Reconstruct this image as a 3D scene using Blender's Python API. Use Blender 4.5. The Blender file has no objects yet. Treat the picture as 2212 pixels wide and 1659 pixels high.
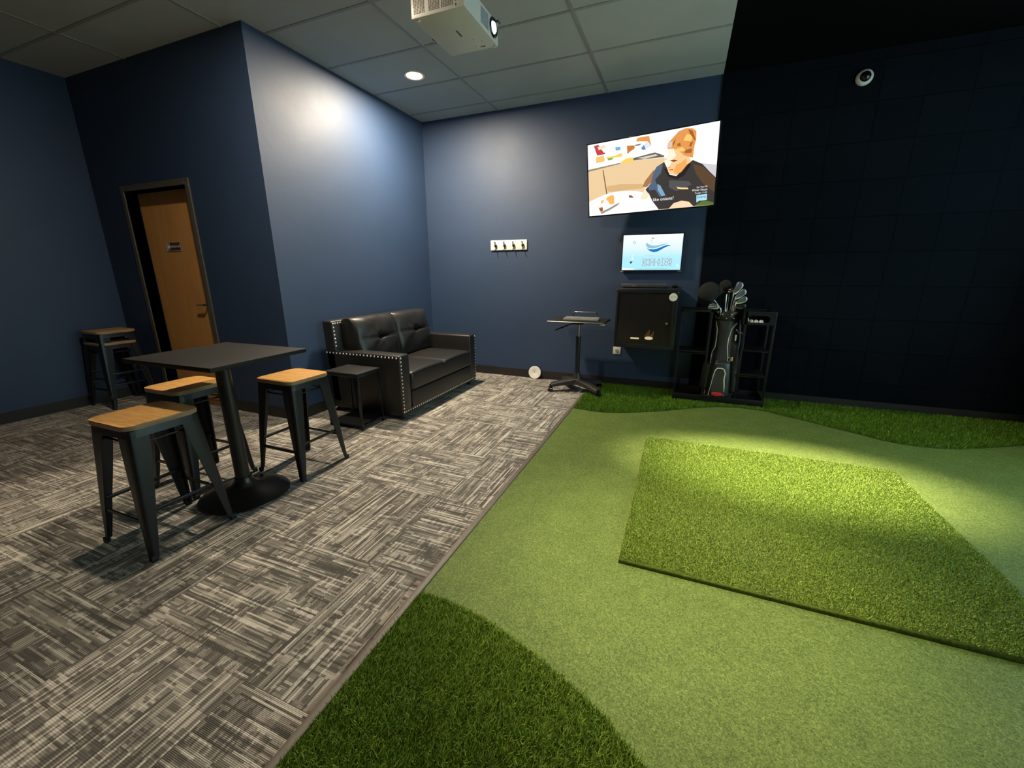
import bpy, bmesh, math, random
import numpy as np
from mathutils import Vector, Matrix, Euler
random.seed(7); np.random.seed(7)
PI = math.pi
scene = bpy.context.scene
COL = scene.collection

# ------------------------------------------------------------------ room measures (metres)
CH = 3.042            # ceiling
YB = 4.797            # back wall plane
XS = -3.126           # side face of the projecting block
YA = 2.533            # front face of the block (door)
XL = -5.50            # left wall
XP = 0.143            # where the dark bay starts
XT = -0.905           # carpet / turf seam
CAMH = 1.298

# ------------------------------------------------------------------ helpers
class MB:
    def __init__(s): s.bm = bmesh.new()
    def _new(s, vs, fs):
        v = [s.bm.verts.new(p) for p in vs]
        out = []
        for f in fs:
            try: out.append(s.bm.faces.new([v[i] for i in f]))
            except ValueError: pass
        return v, out
    def box(s, x0, x1, y0, y1, z0, z1, bev=0, seg=2, M=None):
        vs = [(x, y, z) for z in (z0, z1) for y in (y0, y1) for x in (x0, x1)]
        if M is not None: vs = [tuple(M @ Vector(p)) for p in vs]
        v, f = s._new(vs, [(0,2,3,1),(4,5,7,6),(0,1,5,4),(2,6,7,3),(0,4,6,2),(1,3,7,5)])
        if bev > 0:
            es = list({e for ff in f for e in ff.edges})
            bmesh.ops.bevel(s.bm, geom=es, offset=bev, segments=seg, profile=0.5, affect='EDGES')
        return s
    def ring(s, c, r, seg, ax, ay):
        return [s.bm.verts.new(c + ax*(r*math.cos(2*PI*i/seg)) + ay*(r*math.sin(2*PI*i/seg))) for i in range(seg)]
    def _bridge(s, a, b):
        n = len(a)
        for i in range(n): s.bm.faces.new([a[i], a[(i+1) % n], b[(i+1) % n], b[i]])
    def tube(s, pts, r, seg=10, closed=False, cap=True):
        pts = [Vector(p) for p in pts]; n = len(pts)
        rs = r if isinstance(r, (list, tuple)) else [r]*n
        up = None; rings = []
        for i, p in enumerate(pts):
            if closed: t = pts[(i+1) % n] - pts[i-1]
            else: t = pts[min(i+1, n-1)] - pts[max(i-1, 0)]
            t.normalize()
            if up is None:
                up = Vector((0,0,1)) if abs(t.z) < .9 else Vector((1,0,0))
            ax = t.cross(up).normalized(); ay = ax.cross(t).normalized(); up = ay
            rings.append(s.ring(p, rs[i], seg, ax, ay))
        for i in range(n-1): s._bridge(rings[i], rings[i+1])
        if closed: s._bridge(rings[-1], rings[0])
        elif cap:
            s.bm.faces.new(list(reversed(rings[0]))); s.bm.faces.new(rings[-1])
        return s
    def cyl(s, p0, p1, r, r1=None, seg=20): return s.tube([p0, p1], [r, r if r1 is None else r1], seg)
    def lathe(s, prof, c=(0,0,0), axis='z', seg=32, sx=1, sy=1):
        c = Vector(c)
        ax, ay, az = {'z': (Vector((1,0,0)), Vector((0,1,0)), Vector((0,0,1))),
                      'x': (Vector((0,1,0)), Vector((0,0,1)), Vector((1,0,0))),
                      'y': (Vector((0,0,1)), Vector((1,0,0)), Vector((0,1,0)))}[axis]
        rings = []
        for r, h in prof:
            rings.append([s.bm.verts.new(c + az*h + ax*(sx*max(r,1e-4)*math.cos(2*PI*i/seg)) + ay*(sy*max(r,1e-4)*math.sin(2*PI*i/seg))) for i in range(seg)])
        for i in range(len(rings)-1): s._bridge(rings[i], rings[i+1])
        s.bm.faces.new(list(reversed(rings[0]))); s.bm.faces.new(rings[-1])
        return s
    def prism(s, poly, z0, z1, M=None, bev=0):
        a = [Vector((x, y, z0)) for x, y in poly]; b = [Vector((x, y, z1)) for x, y in poly]
        if M is not None: a = [M @ p for p in a]; b = [M @ p for p in b]
        n = len(poly)
        v, f = s._new(a+b, [tuple(reversed(range(n))), tuple(range(n, 2*n))] + [(i, (i+1) % n, n+(i+1) % n, n+i) for i in range(n)])
        if bev > 0:
            es = list({e for ff in f[:2] for e in ff.edges})
            bmesh.ops.bevel(s.bm, geom=es, offset=bev, segments=2, profile=0.5, affect='EDGES')
        return s
    def grid(s, fn, nu, nv):
        g = [[s.bm.verts.new(fn(i/nu, j/nv)) for j in range(nv+1)] for i in range(nu+1)]
        for i in range(nu):
            for j in range(nv): s.bm.faces.new([g[i][j], g[i+1][j], g[i+1][j+1], g[i][j+1]])
        return s
    def build(s, name, mats, parent=None, smooth=True, loc=None, rot=None, angle=35):
        bmesh.ops.recalc_face_normals(s.bm, faces=s.bm.faces[:])
        me = bpy.data.meshes.new(name); s.bm.to_mesh(me); s.bm.free()
        if not isinstance(mats, (list, tuple)): mats = [mats]
        for m in mats: me.materials.append(m)
        if smooth:
            me.polygons.foreach_set('use_smooth', [True]*len(me.polygons))
            me.set_sharp_from_angle(angle=math.radians(angle))
        return link(name, me, parent, loc, rot)

def link(name, me, parent=None, loc=None, rot=None):
    o = bpy.data.objects.new(name, me); COL.objects.link(o)
    if parent is not None: o.parent = parent
    if loc is not None: o.location = loc
    if rot is not None: o.rotation_euler = rot
    return o

def tag(o, label=None, cat=None, group=None, kind=None):
    if label: o['label'] = label
    if cat: o['category'] = cat
    if group: o['group'] = group
    if kind: o['kind'] = kind
    return o

def thing(name, label, cat, loc=(0,0,0), rz=0, group=None, rot=None):
    o = bpy.data.objects.new(name, None); COL.objects.link(o)
    o.empty_display_size = .05
    o.location = loc; o.rotation_euler = rot if rot is not None else (0, 0, rz)
    return tag(o, label, cat, group)

def copy_tree(o, parent=None):
    kids = list(o.children)
    c = o.copy(); COL.objects.link(c); c.parent = parent
    for k in kids: copy_tree(k, c)
    return c

def split(o, name=None):
    """one object per separate piece"""
    bm = bmesh.new(); bm.from_mesh(o.data); seen = set(); out = []
    bm.verts.ensure_lookup_table()
    for v in bm.verts:
        if v.index in seen: continue
        st = [v]; isl = set()
        while st:
            q = st.pop()
            if q.index in isl: continue
            isl.add(q.index); st += [e.other_vert(q) for e in q.link_edges]
        seen |= isl
        b2 = bm.copy(); b2.verts.ensure_lookup_table()
        bmesh.ops.delete(b2, geom=[x for x in b2.verts if x.index not in isl], context='VERTS')
        me = bpy.data.meshes.new(name or o.name.split('.')[0]); b2.to_mesh(me); b2.free()
        for m in o.data.materials: me.materials.append(m)
        c = link(name or o.name.split('.')[0], me, o.parent, o.location.copy(), o.rotation_euler.copy()); out.append(c)
    bm.free(); bpy.data.objects.remove(o); return out

def rrect(x0, x1, y0, y1, r, n=5):
    out = []
    for cx, cy, a in ((x1-r, y1-r, 0), (x0+r, y1-r, 90), (x0+r, y0+r, 180), (x1-r, y0+r, 270)):
        for i in range(n+1):
            t = math.radians(a + 90*i/n); out.append((cx+r*math.cos(t), cy+r*math.sin(t)))
    return out

def text_mesh(s, size=1.0, extrude=0.0):
    cu = bpy.data.curves.new('lettering', 'FONT'); cu.body = s; cu.size = size; cu.extrude = extrude
    cu.resolution_u = 3
    o = bpy.data.objects.new('lettering', cu); COL.objects.link(o)
    dg = bpy.context.evaluated_depsgraph_get()
    me = bpy.data.meshes.new_from_object(o.evaluated_get(dg))
    bpy.data.objects.remove(o); bpy.data.curves.remove(cu)
    return me

# ------------------------------------------------------------------ materials
class G:
    def __init__(s, name):
        s.m = bpy.data.materials.new(name); s.m.use_nodes = True
        s.nt = s.m.node_tree; s.b = s.nt.nodes['Principled BSDF']
        s.tc = None
    def n(s, t, **k):
        nd = s.nt.nodes.new(t)
        for a, v in k.items(): setattr(nd, a, v)
        return nd
    def set(s, sock, v):
        if isinstance(v, bpy.types.NodeSocket): s.nt.links.new(v, sock)
        else: sock.default_value = v
    def pos(s):
        if s.tc is None: s.tc = s.n('ShaderNodeTexCoord')
        return s.tc.outputs['Object']
    def math(s, op, a, b=0.0, c=None):
        nd = s.n('ShaderNodeMath', operation=op)
        s.set(nd.inputs[0], a); s.set(nd.inputs[1], b)
        if c is not None: s.set(nd.inputs[2], c)
        return nd.outputs[0]
    def sep(s, v):
        nd = s.n('ShaderNodeSeparateXYZ'); s.set(nd.inputs[0], v); return nd.outputs
    def comb(s, x, y, z=0.0):
        nd = s.n('ShaderNodeCombineXYZ')
        for i, v in enumerate((x, y, z)): s.set(nd.inputs[i], v)
        return nd.outputs[0]
    def white(s, v):
        nd = s.n('ShaderNodeTexWhiteNoise', noise_dimensions='3D'); s.set(nd.inputs['Vector'], v); return nd.outputs['Value']
    def noise(s, scale, detail=3, rough=.5, vec=None, stretch=None):
        nd = s.n('ShaderNodeTexNoise'); v = vec if vec is not None else s.pos()
        if stretch:
            mp = s.n('ShaderNodeMapping'); s.set(mp.inputs['Vector'], v); mp.inputs['Scale'].default_value = stretch; v = mp.outputs[0]
        s.set(nd.inputs['Vector'], v); nd.inputs['Scale'].default_value = scale
        nd.inputs['Detail'].default_value = detail; nd.inputs['Roughness'].default_value = rough
        return nd.outputs['Fac']
    def ramp(s, f, stops, interp='LINEAR'):
        nd = s.n('ShaderNodeValToRGB'); s.set(nd.inputs[0], f); cr = nd.color_ramp; cr.interpolation = interp
        while len(cr.elements) < len(stops): cr.elements.new(.5)
        for e, (p, c) in zip(cr.elements, stops): e.position = p; e.color = (*c, 1)
        return nd.outputs['Color']
    def mix(s, f, a, b):
        nd = s.n('ShaderNodeMix', data_type='FLOAT'); s.set(nd.inputs[0], f); s.set(nd.inputs[2], a); s.set(nd.inputs[3], b); return nd.outputs[0]
    def bump(s, h, strength=.3, dist=.002):
        nd = s.n('ShaderNodeBump'); s.set(nd.inputs['Height'], h)
        nd.inputs['Strength'].default_value = strength; nd.inputs['Distance'].default_value = dist
        s.set(s.b.inputs['Normal'], nd.outputs[0])
    def p(s, **k):
        for a, v in k.items():
            a = {'color': 'Base Color', 'rough': 'Roughness', 'metal': 'Metallic', 'spec': 'Specular IOR Level', 'coat': 'Coat Weight',
                 'trans': 'Transmission Weight', 'em': 'Emission Color', 'ems': 'Emission Strength', 'sheen': 'Sheen Weight', 'alpha': 'Alpha', 'coatr': 'Coat Roughness'}[a]
            if a in ('Base Color', 'Emission Color') and isinstance(v, tuple): v = (*v[:3], 1)
            s.set(s.b.inputs[a], v)
        return s.m

def plain(name, c, rough=.5, metal=0, spec=.5, bump=0, bscale=200, var=.12, bd=.001, **k):
    g = G(name)
    f = g.noise(bscale*.12, 4)
    lo = tuple(x*(1-var) for x in c); hi = tuple(min(1, x*(1+var)) for x in c)
    g.p(color=g.ramp(f, [(.3, lo), (.7, hi)]), rough=rough, metal=metal, spec=spec, **k)
    if bump: g.bump(g.noise(bscale, 3), bump, bd)
    return g.m

M = {}
def make_wall(name, c, rough):
    g = G(name)
    f = g.noise(1.3, 5, .6)
    g.p(color=g.ramp(f, [(.3, tuple(x*.93 for x in c)), (.7, tuple(x*1.07 for x in c))]), spec=.62)
    r = g.noise(2.2, 4, .6); g.p(rough=g.math('ADD', g.math('MULTIPLY', r, .10), rough-.05))
    h = g.math('ADD', g.math('MULTIPLY', g.noise(160, 3), .6), g.math('MULTIPLY', g.noise(9, 4, .6), 1.6))
    g.bump(h, .22, .003)
    return g.m
M['navy'] = make_wall('navy_satin_paint', (.018, .040, .092), .60)
M['rubber_base'] = plain('black_vinyl_base', (.018, .017, .016), .45)
M['black_metal'] = plain('black_powder_coat', (.006, .0075, .011), .38, .0, .45, .05, 400)
M['gun_metal'] = plain('gunmetal_paint', (.035, .045, .06), .38, .5, .6, .05, 400)
M['black_plastic'] = plain('black_plastic', (.012, .012, .013), .4, bump=.05, bscale=500)
M['gloss_black'] = plain('gloss_black', (.006, .006, .007), .12)
M['rubber'] = plain('dark_rubber', (.01, .01, .01), .7)
M['chrome'] = plain('chrome', (.75, .76, .78), .14, 1.0, var=.03)
M['steel'] = plain('brushed_steel', (.6, .6, .6), .3, 1.0, var=.05)
M['white_plastic'] = plain('white_plastic', (.75, .73, .69), .4, var=.03)
M['white_paint'] = plain('white_painted_wood', (.78, .75, .68), .45, var=.03)
M['paper_white'] = plain('matte_white', (.8, .79, .74), .6, var=.02)
M['frame_paint'] = plain('dark_bronze_frame_paint', (.085, .078, .062), .30)
M['red'] = plain('red_badge', (.55, .03, .04), .4)
M['white_piping'] = plain('white_piping', (.8, .76, .66), .45)
M['dark_fabric'] = plain('black_nylon', (.030, .032, .037), .36, spec=.6, bump=.15, bscale=900)
M['headcover'] = plain('black_headcover_fabric', (.011, .0105, .010), .9, bump=.5, bscale=350, bd=.003)
M['iron'] = plain('polished_iron', (.70, .80, .92), .26, .92, var=.05)
M['rack'] = plain('rack_black', (.0045, .0048, .0055), .5, .0, .3)
M['iron_dark'] = plain('dark_iron', (.12, .13, .14), .25, .9)
M['ball'] = plain('golf_ball_white', (.85, .84, .8), .35, bump=.5, bscale=450)
M['nail'] = plain('nickel_nailhead', (.92, .90, .86), .35, .5, var=.02)
M['shaft'] = plain('steel_shaft', (.8, .78, .74), .2, .9, var=.02)
M['trim_brown'] = plain('taupe_edge_trim', (.12, .10, .085), .5, var=.1)
M['dark_top'] = plain('dark_laminate', (.013, .013, .0125), .6, 0, .25, bump=.08, bscale=300)
M['table_black'] = plain('black_cast_metal', (.014, .013, .012), .36, .2, .6, .06, 300)
M['bay_black'] = plain('bay_black_paint', (.0020, .0022, .0025), .9, spec=.05)
M['proj_white'] = plain('projector_white', (.80, .79, .76), .38, var=.02)
M['proj_grille'] = plain('projector_grille_dark', (.10, .085, .06), .6)

def mk_panel():
    g = G('dark_wall_tiles')
    x, y, z = g.sep(g.pos())
    S = .3
    u = g.math('DIVIDE', g.math('SUBTRACT', x, .14), S); v = g.math('DIVIDE', g.math('SUBTRACT', z, .262), S)
    fu = g.math('FRACT', u); fv = g.math('FRACT', v)
    def edge(f): return g.math('LESS_THAN', g.math('MINIMUM', f, g.math('SUBTRACT', 1.0, f)), .014)
    e = g.math('MAXIMUM', edge(fu), edge(fv))
    w = g.white(g.comb(g.math('FLOOR', u), g.math('FLOOR', v), 3.0))
    val = g.math('MULTIPLY', g.math('SUBTRACT', 1.0, g.math('MULTIPLY', e, .5)), g.math('ADD', .8, g.math('MULTIPLY', w, .3)))
    g.p(color=g.ramp(val, [(0, (.0010, .0012, .0018)), (1, (.0046, .0064, .0098))]), rough=.95, spec=.04)
    g.bump(g.math('ADD', g.math('MULTIPLY', e, -1.5), g.math('MULTIPLY', g.noise(700, 2), .25)), .5, .004)
    return g.m
M['panel'] = mk_panel()

def mk_carpet():
    g = G('carpet_tiles')
    x, y, z = g.sep(g.pos()); S = .6096
    u = g.math('DIVIDE', g.math('ADD', x, 1.215), S); v = g.math('DIVIDE', g.math('SUBTRACT', y, .64), S)
    tu = g.math('FLOOR', u); tv = g.math('FLOOR', v)
    chk = g.math('FLOORED_MODULO', g.math('ADD', tu, tv), 2.0)
    a = g.math('MULTIPLY', g.math('FRACT', u), S); b = g.math('MULTIPLY', g.math('FRACT', v), S)
    s = g.mix(chk, b, a); t = g.mix(chk, a, b)
    tid = g.white(g.comb(tu, tv, 1.7)); off = g.math('MULTIPLY', tid, 37.0)
    def rnd(p, q, k): return g.white(g.comb(g.math('ADD', p, .5), g.math('ADD', q, .5), g.math('ADD', off, k)))
    def lines(along, across, th, ln, k):
        row = g.math('FLOOR', g.math('DIVIDE', across, th))
        ph = g.math('MULTIPLY', rnd(row, row, k+.3), 9.0)
        seg = g.math('FLOOR', g.math('ADD', g.math('DIVIDE', along, ln), ph))
        return rnd(row, seg, k)
    L1 = lines(s, t, .0068, .15, 1.0); L2 = lines(t, s, .0088, .06, 5.0)
    B = lines(s, t, .052, .085, 9.0); B2 = lines(t, s, .07, .10, 13.0)
    sel = g.math('GREATER_THAN', B, .52)
    m = g.mix(sel, L1, L2)
    base = g.math('ADD', g.math('MULTIPLY', m, .58), g.math('MULTIPLY', B2, .26))
    # long thin light and dark stripes
    L3 = lines(s, t, .0075, .30, 21.0)
    hi = g.math('MULTIPLY', g.math('GREATER_THAN', L3, .84), .42); lo = g.math('MULTIPLY', g.math('LESS_THAN', L3, .10), .34)
    val = g.math('SUBTRACT', g.math('ADD', base, hi), lo)
    rib = g.math('SINE', g.math('MULTIPLY', t, 2*PI/.0042))
    knot = g.math('SINE', g.math('MULTIPLY', s, 2*PI/.006))
    val2 = g.math('ADD', val, g.math('MULTIPLY', rib, .075))
    val2 = g.math('ADD', val2, g.math('MULTIPLY', g.math('SUBTRACT', g.noise(420, 2), .5), .35))
    def edge(f): return g.math('LESS_THAN', g.math('MINIMUM', f, g.math('SUBTRACT', 1.0, f)), .004)
    e = g.math('MAXIMUM', edge(g.math('FRACT', u)), edge(g.math('FRACT', v)))
    val2 = g.math('SUBTRACT', val2, g.math('MULTIPLY', e, .25))
    c = g.ramp(val2, [(.08, (.072, .064, .054)), (.34, (.162, .146, .124)), (.56, (.295, .268, .230)), (.92, (.66, .615, .54))])
    g.p(color=c, rough=.82, spec=.35, sheen=.15)
    g.bump(g.math('ADD', g.math('MULTIPLY', rib, .5), g.math('ADD', g.math('MULTIPLY', knot, .3), val)), .55, .003)
    return g.m
M['carpet'] = mk_carpet()

def mk_turf(name, c0, c1, c2, sc):
    g = G(name)
    vo = g.n('ShaderNodeTexVoronoi'); g.set(vo.inputs['Vector'], g.pos()); vo.inputs['Scale'].default_value = sc
    vo2 = g.n('ShaderNodeTexVoronoi'); g.set(vo2.inputs['Vector'], g.pos()); vo2.inputs['Scale'].default_value = sc*.43
    w = g.sep(vo.outputs['Color'])[0]; w2 = g.sep(vo2.outputs['Color'])[1]
    f = g.math('ADD', g.math('MULTIPLY', w, .5), g.math('ADD', g.math('MULTIPLY', w2, .25), g.math('MULTIPLY', g.noise(7, 4, .6), .3)))
    c = g.ramp(f, [(.12, c0), (.5, c1), (.92, c2)])
    g.p(color=c, rough=.62, spec=.25)
    g.bump(g.math('ADD', w, g.math('MULTIPLY', w2, .8)), .7, .004)
    return g.m
M['putting'] = mk_turf('putting_turf', (.048, .078, .013), (.104, .158, .031), (.22, .29, .07), 330)
M['mat_base'] = mk_turf('mat_turf_base', (.05, .08, .009), (.11, .165, .02), (.18, .25, .04), 260)
M['rough_base'] = mk_turf('rough_turf_base', (.02, .05, .005), (.04, .09, .01), (.07, .14, .015), 200)
def mk_blade(name, a, b, rough=.45):
    g = G(name)
    at = g.n('ShaderNodeAttribute', attribute_name='tint')
    f = g.sep(at.outputs['Color'])[0]
    g.p(color=g.ramp(f, [(0, a), (1, b)]), rough=rough, spec=.4)
    return g.m
M['blade_rough'] = mk_blade('long_grass_blades', (.050, .115, .007), (.36, .52, .07))
M['blade_rear'] = mk_blade('rear_grass_blades', (.055, .130, .006), (.20, .36, .025))
M['blade_mat'] = mk_blade('mat_grass_blades', (.135, .225, .022), (.45, .61, .12))

def mk_wood(name, c0, c1, c2, stretch, sc=9, rough=.35):
    g = G(name)
    f = g.noise(sc, 6, .6, stretch=stretch)
    f2 = g.noise(sc*7, 3, .6, stretch=stretch)
    g.p(color=g.ramp(g.math('ADD', g.math('MULTIPLY', f, .75), g.math('MULTIPLY', f2, .25)), [(.3, c0), (.5, c1), (.72, c2)]), rough=rough, spec=.45)
    g.bump(f2, .08, .001)
    return g.m
M['seat_wood'] = mk_wood('elm_seat', (.38, .19, .055), (.55, .30, .095), (.70, .42, .16), (1.2, 9, 6), 7)
M['ply_edge'] = mk_wood('seat_edge', (.22, .14, .07), (.34, .23, .12), (.45, .32, .18), (1, 1, 25), 9, .5)
M['door_wood'] = mk_wood('maple_door', (.52, .25, .068), (.60, .30, .086), (.68, .35, .105), (5, 1, .5), 3, .42)

def mk_leather():
    g = G('black_leather')
    vo = g.n('ShaderNodeTexVoronoi'); g.set(vo.inputs['Vector'], g.pos()); vo.inputs['Scale'].default_value = 420
    g.p(color=g.ramp(g.noise(6, 4), [(.3, (.009, .009, .009)), (.7, (.014, .0135, .013))]), rough=.39, spec=.55)
    g.bump(g.math('ADD', g.math('MULTIPLY', vo.outputs['Distance'], .35), g.math('MULTIPLY', g.noise(14, 4, .6), 1.5)), .22, .004)
    return g.m
M['leather'] = mk_leather()

def mk_tile():
    g = G('ceiling_tile')
    f = g.noise(260, 2); f2 = g.noise(2.0, 3)
    g.p(color=g.ramp(g.math('ADD', g.math('MULTIPLY', f, .5), g.math('MULTIPLY', f2, .5)), [(.3, (.43, .43, .41)), (.7, (.52, .52, .50))]), rough=.85, spec=.2)
    g.bump(f, .3, .001)
    return g.m
M['tile'] = mk_tile()
M['tbar'] = plain('ceiling_grid_grey', (.30, .30, .29), .6, var=.05)

def emis(name, c, s):
    g = G(name); g.p(color=(0, 0, 0), em=c, ems=s, rough=.5); return g.m
def emis_attr(name, s):
    g = G(name); at = g.n('ShaderNodeAttribute', attribute_name='pic')
    g.p(color=(0, 0, 0), em=at.outputs['Color'], ems=s, rough=.3); return g.m
M['lamp_glow'] = emis('lamp_lens', (1, .60, .28), 14)
M['lens_glow'] = emis('projector_lens_glow', (.62, .86, 1), 6)
M['tv_pic'] = emis_attr('tv_picture', 1.12)
M['mon_pic'] = emis_attr('monitor_picture', 1.02)
M['amber'] = emis('amber_indicator', (1, .62, .25), 4)
M['led_white'] = emis('led_white', (1, .88, .66), 9)
def mk_glass():
    g = G('tinted_glass'); g.p(color=(.10, .088, .078), rough=.05, trans=.85, spec=.5); g.b.inputs['IOR'].default_value = 1.45; return g.m
M['tint_glass'] = mk_glass()
# ------------------------------------------------------------------ the room
def struct(mb, name, mats, parent=None, **k):
    o = mb.build(name, mats, parent, smooth=False, **k)
    if parent is None: tag(o, kind='structure')
    return o
YF, XR = -3.2, 2.95     # unseen front and right ends of the room
struct(MB().box(XL-.1, XT-.012, YF, YB+.1, -.12, 0), 'floor', M['carpet'])
struct(MB().box(XS, XR+.1, YB, YB+.12, -.12, CH+.1), 'wall_back', M['navy'])
struct(MB().box(XS-.12, XS, YA, YB+.12, -.12, CH+.1), 'wall_side', M['navy'])
a = MB(); OX0, OX1, OZ = -4.985, -4.075, 2.035
a.box(XL, OX0, YA, YA+.12, -.12, CH+.1); a.box(OX1, XS-.12, YA, YA+.12, -.12, CH+.1); a.box(OX0, OX1, YA, YA+.12, OZ, CH+.1)
struct(a, 'wall_alcove', M['navy'])
struct(MB().box(XL-.12, XL, YF, YA+.12, -.12, CH+.1), 'wall_left', M['navy'])
struct(MB().box(XL-.12, XR+.1, YF-.12, YF, -.12, CH+.1), 'wall_front', M['navy'])
struct(MB().box(XR, XR+.12, YF, YB, -.12, CH+.1), 'wall_right', M['bay_black'])
struct(MB().box(XP, XR, YB-.012, YB, .0, CH), 'wall_bay', M['panel'])
# ceiling with its exposed grid
struct(MB().box(XL-.1, XP, YF-.1, YB+.12, CH, CH+.1), 'ceiling', M['tile'])
g = MB(); GX, GY = -2.1194, 4.5503
k = -4
while True:
    y = GY + .6096 - k*.6096 - .6096*1
    k += 1
    if y > YB: continue
    if y < YF: break
    x0 = XS if y > YA else XL
    g.box(x0, XP, y-.012, y+.012, CH-.004, CH+.002)
for i in range(-3, 3):
    x = GX + i*1.2192
    if x > XP or x < XL: continue
    g.box(x-.012, x+.012, YF, YB if x > XS else YA, CH-.005, CH+.001)
struct(g, 'trim_1', M['tbar'])
struct(MB().box(XP, XR+.1, YF-.1, YB+.12, CH, CH+.1), 'ceiling_bay', M['bay_black'])
# vinyl base
struct(MB().box(XS, XT, YB-.007, YB, 0, .10).box(XT, XP, YB-.007, YB, 0, .10), 'baseboard_back', M['rubber_base'])
struct(MB().box(XS, XS+.007, YA-.007, YB-.007, 0, .10), 'baseboard_side', M['rubber_base'])
struct(MB().box(XL+.007, OX0-.055, YA-.007, YA, 0, .10).box(OX1+.055, XS, YA-.007, YA, 0, .10), 'baseboard_alcove', M['rubber_base'])
struct(MB().box(XL, XL+.007, YF, YA, 0, .10), 'baseboard_left', M['rubber_base'])
struct(MB().box(XP, XR, YB-.020, YB-.012, .0, .09), 'baseboard_bay', M['rubber_base'])
# door frame
f = MB()
f.box(OX0-.05, OX0, YA-.012, YA+.10, 0, OZ+.05, .003); f.box(OX1, OX1+.05, YA-.012, YA+.10, 0, OZ+.05, .003)
f.box(OX0, OX1, YA-.012, YA+.10, OZ, OZ+.05, .003)
struct(f, 'trim_2', M['frame_paint'])
struct(MB().box(OX0, OX1, YA-.01, YA+.12, 0, .012, .002), 'trim_3', M['steel'])
d = bpy.data.objects.new('door_1', None); COL.objects.link(d); d.location = ((OX0+OX1)/2, YA+.10, .014); tag(d, kind='structure')
hw = (OX1-OX0)/2-.003
MB().box(-hw, hw, 0, .04, 0, OZ-.02, .002).build('door_leaf', M['door_wood'], d, smooth=False)
hd = MB(); hx = .93-.53+.02-.44; hx = -4.335 - d.location.x + .0
hd.lathe([(.0, 0), (.026, 0), (.026, .006), (.010, .010), (.010, .05), (.0, .05)], (hx+.10, 0, .985), 'y')
for v in hd.bm.verts: v.co.y = -v.co.y
hd.tube([(hx+.10, -.05, .985), (hx+.06, -.052, .985), (hx, -.05, .982)], [.010, .009, .008], 10)
hd.build('handle', M['chrome'], d)
sg = MB().box(-4.687-d.location.x, -4.474-d.location.x, -.006, 0, 1.487, 1.567, .002).build('sign', plain('brown_sign', (.07, .04, .022), .4), d)
sgx = -4.687-d.location.x
sf = MB()
for x0, x1, z0, z1 in ((sgx, sgx+.213, 1.5645, 1.567), (sgx, sgx+.213, 1.487, 1.4895), (sgx+.2095, sgx+.213, 1.4895, 1.5645), (sgx, sgx+.0025, 1.4895, 1.5645)):
    sf.box(x0, x1, -.008, -.006, z0, z1)
sf.build('sign_border', M['white_plastic'], sg, smooth=False)
pc = MB()
for px_, w in ((sgx+.022, .009), (sgx+.045, .012)):
    pc.lathe([(.0, 0), (.0065, 0), (.0065, .001), (.0, .001)], (px_, -.008, 1.552), 'y', 12)
    pc.prism([(-.007, 1.541), (.007, 1.541), (w, 1.515), (.004, 1.515), (.004, 1.499), (-.004, 1.499), (-.004, 1.515), (-w, 1.515)], 0, .001,
             Matrix.Translation((px_, -.007, 0)) @ Matrix(((1,0,0,0),(0,0,-1,0),(0,1,0,0),(0,0,0,1))))
pc.build('pictogram', M['white_plastic'], sg, smooth=False)
tm = text_mesh('RESTROOM', .026, .0004); tm.materials.append(M['white_plastic'])
link('lettering', tm, sg, (sgx+.066, -.0066, 1.518), (PI/2, 0, 0))

# ------------------------------------------------------------------ turf
strip = MB().box(XT-.018, XT+.014, YF, YB-.008, -.01, .016, .004, 2)
tag(strip.build('edge_strip', M['trim_brown']), 'narrow taupe edging strip between the grey carpet and the green turf', 'edging strip')
pg = MB().box(XT+.014, XR-.01, YF+.01, YB-.021, -.10, .010)
tag(pg.build('putting_turf', M['putting'], smooth=False), 'large smooth light green putting turf covering the golf bay floor', 'artificial turf')

def blades(poly, n, z0, h, w, lean, bias, frac=.35, edge_boost=0):
    P = np.array(poly); lo = P.min(0); hi = P.max(0)
    pts = np.empty((0, 2))
    while len(pts) < n:
        q = lo + np.random.rand(n, 2)*(hi-lo)
        inside = np.zeros(len(q), bool); j = len(P)-1
        for i in range(len(P)):
            xi, yi = P[i]; xj, yj = P[j]
            c = ((yi > q[:, 1]) != (yj > q[:, 1])) & (q[:, 0] < (xj-xi)*(q[:, 1]-yi)/(yj-yi+1e-12)+xi)
            inside ^= c; j = i
        pts = np.vstack([pts, q[inside]])
    pts = pts[:n]
    th = np.random.rand(n)*2*PI; W = w*(.7+.6*np.random.rand(n)); H = h*(.65+.5*np.random.rand(n))
    dx = np.cos(th)*W/2; dy = np.sin(th)*W/2
    la = np.random.rand(n)*2*PI; lm = lean*H*np.random.rand(n)
    lx = np.cos(la)*lm + bias[0]*H; ly = np.sin(la)*lm + bias[1]*H
    V = np.zeros((n, 5, 3))
    V[:, 0] = np.c_[pts[:, 0]-dx, pts[:, 1]-dy, np.full(n, z0)]; V[:, 1] = np.c_[pts[:, 0]+dx, pts[:, 1]+dy, np.full(n, z0)]
    m = .5
    V[:, 2] = np.c_[pts[:, 0]+dx*.85+lx*frac, pts[:, 1]+dy*.85+ly*frac, z0+H*m]; V[:, 3] = np.c_[pts[:, 0]-dx*.85+lx*frac, pts[:, 1]-dy*.85+ly*frac, z0+H*m]
    V[:, 4] = np.c_[pts[:, 0]+lx, pts[:, 1]+ly, z0+H*.95]
    t = np.random.rand(n); T = np.repeat(t[:, None], 5, 1)
    return V.reshape(-1, 3), n, T.reshape(-1)

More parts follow.
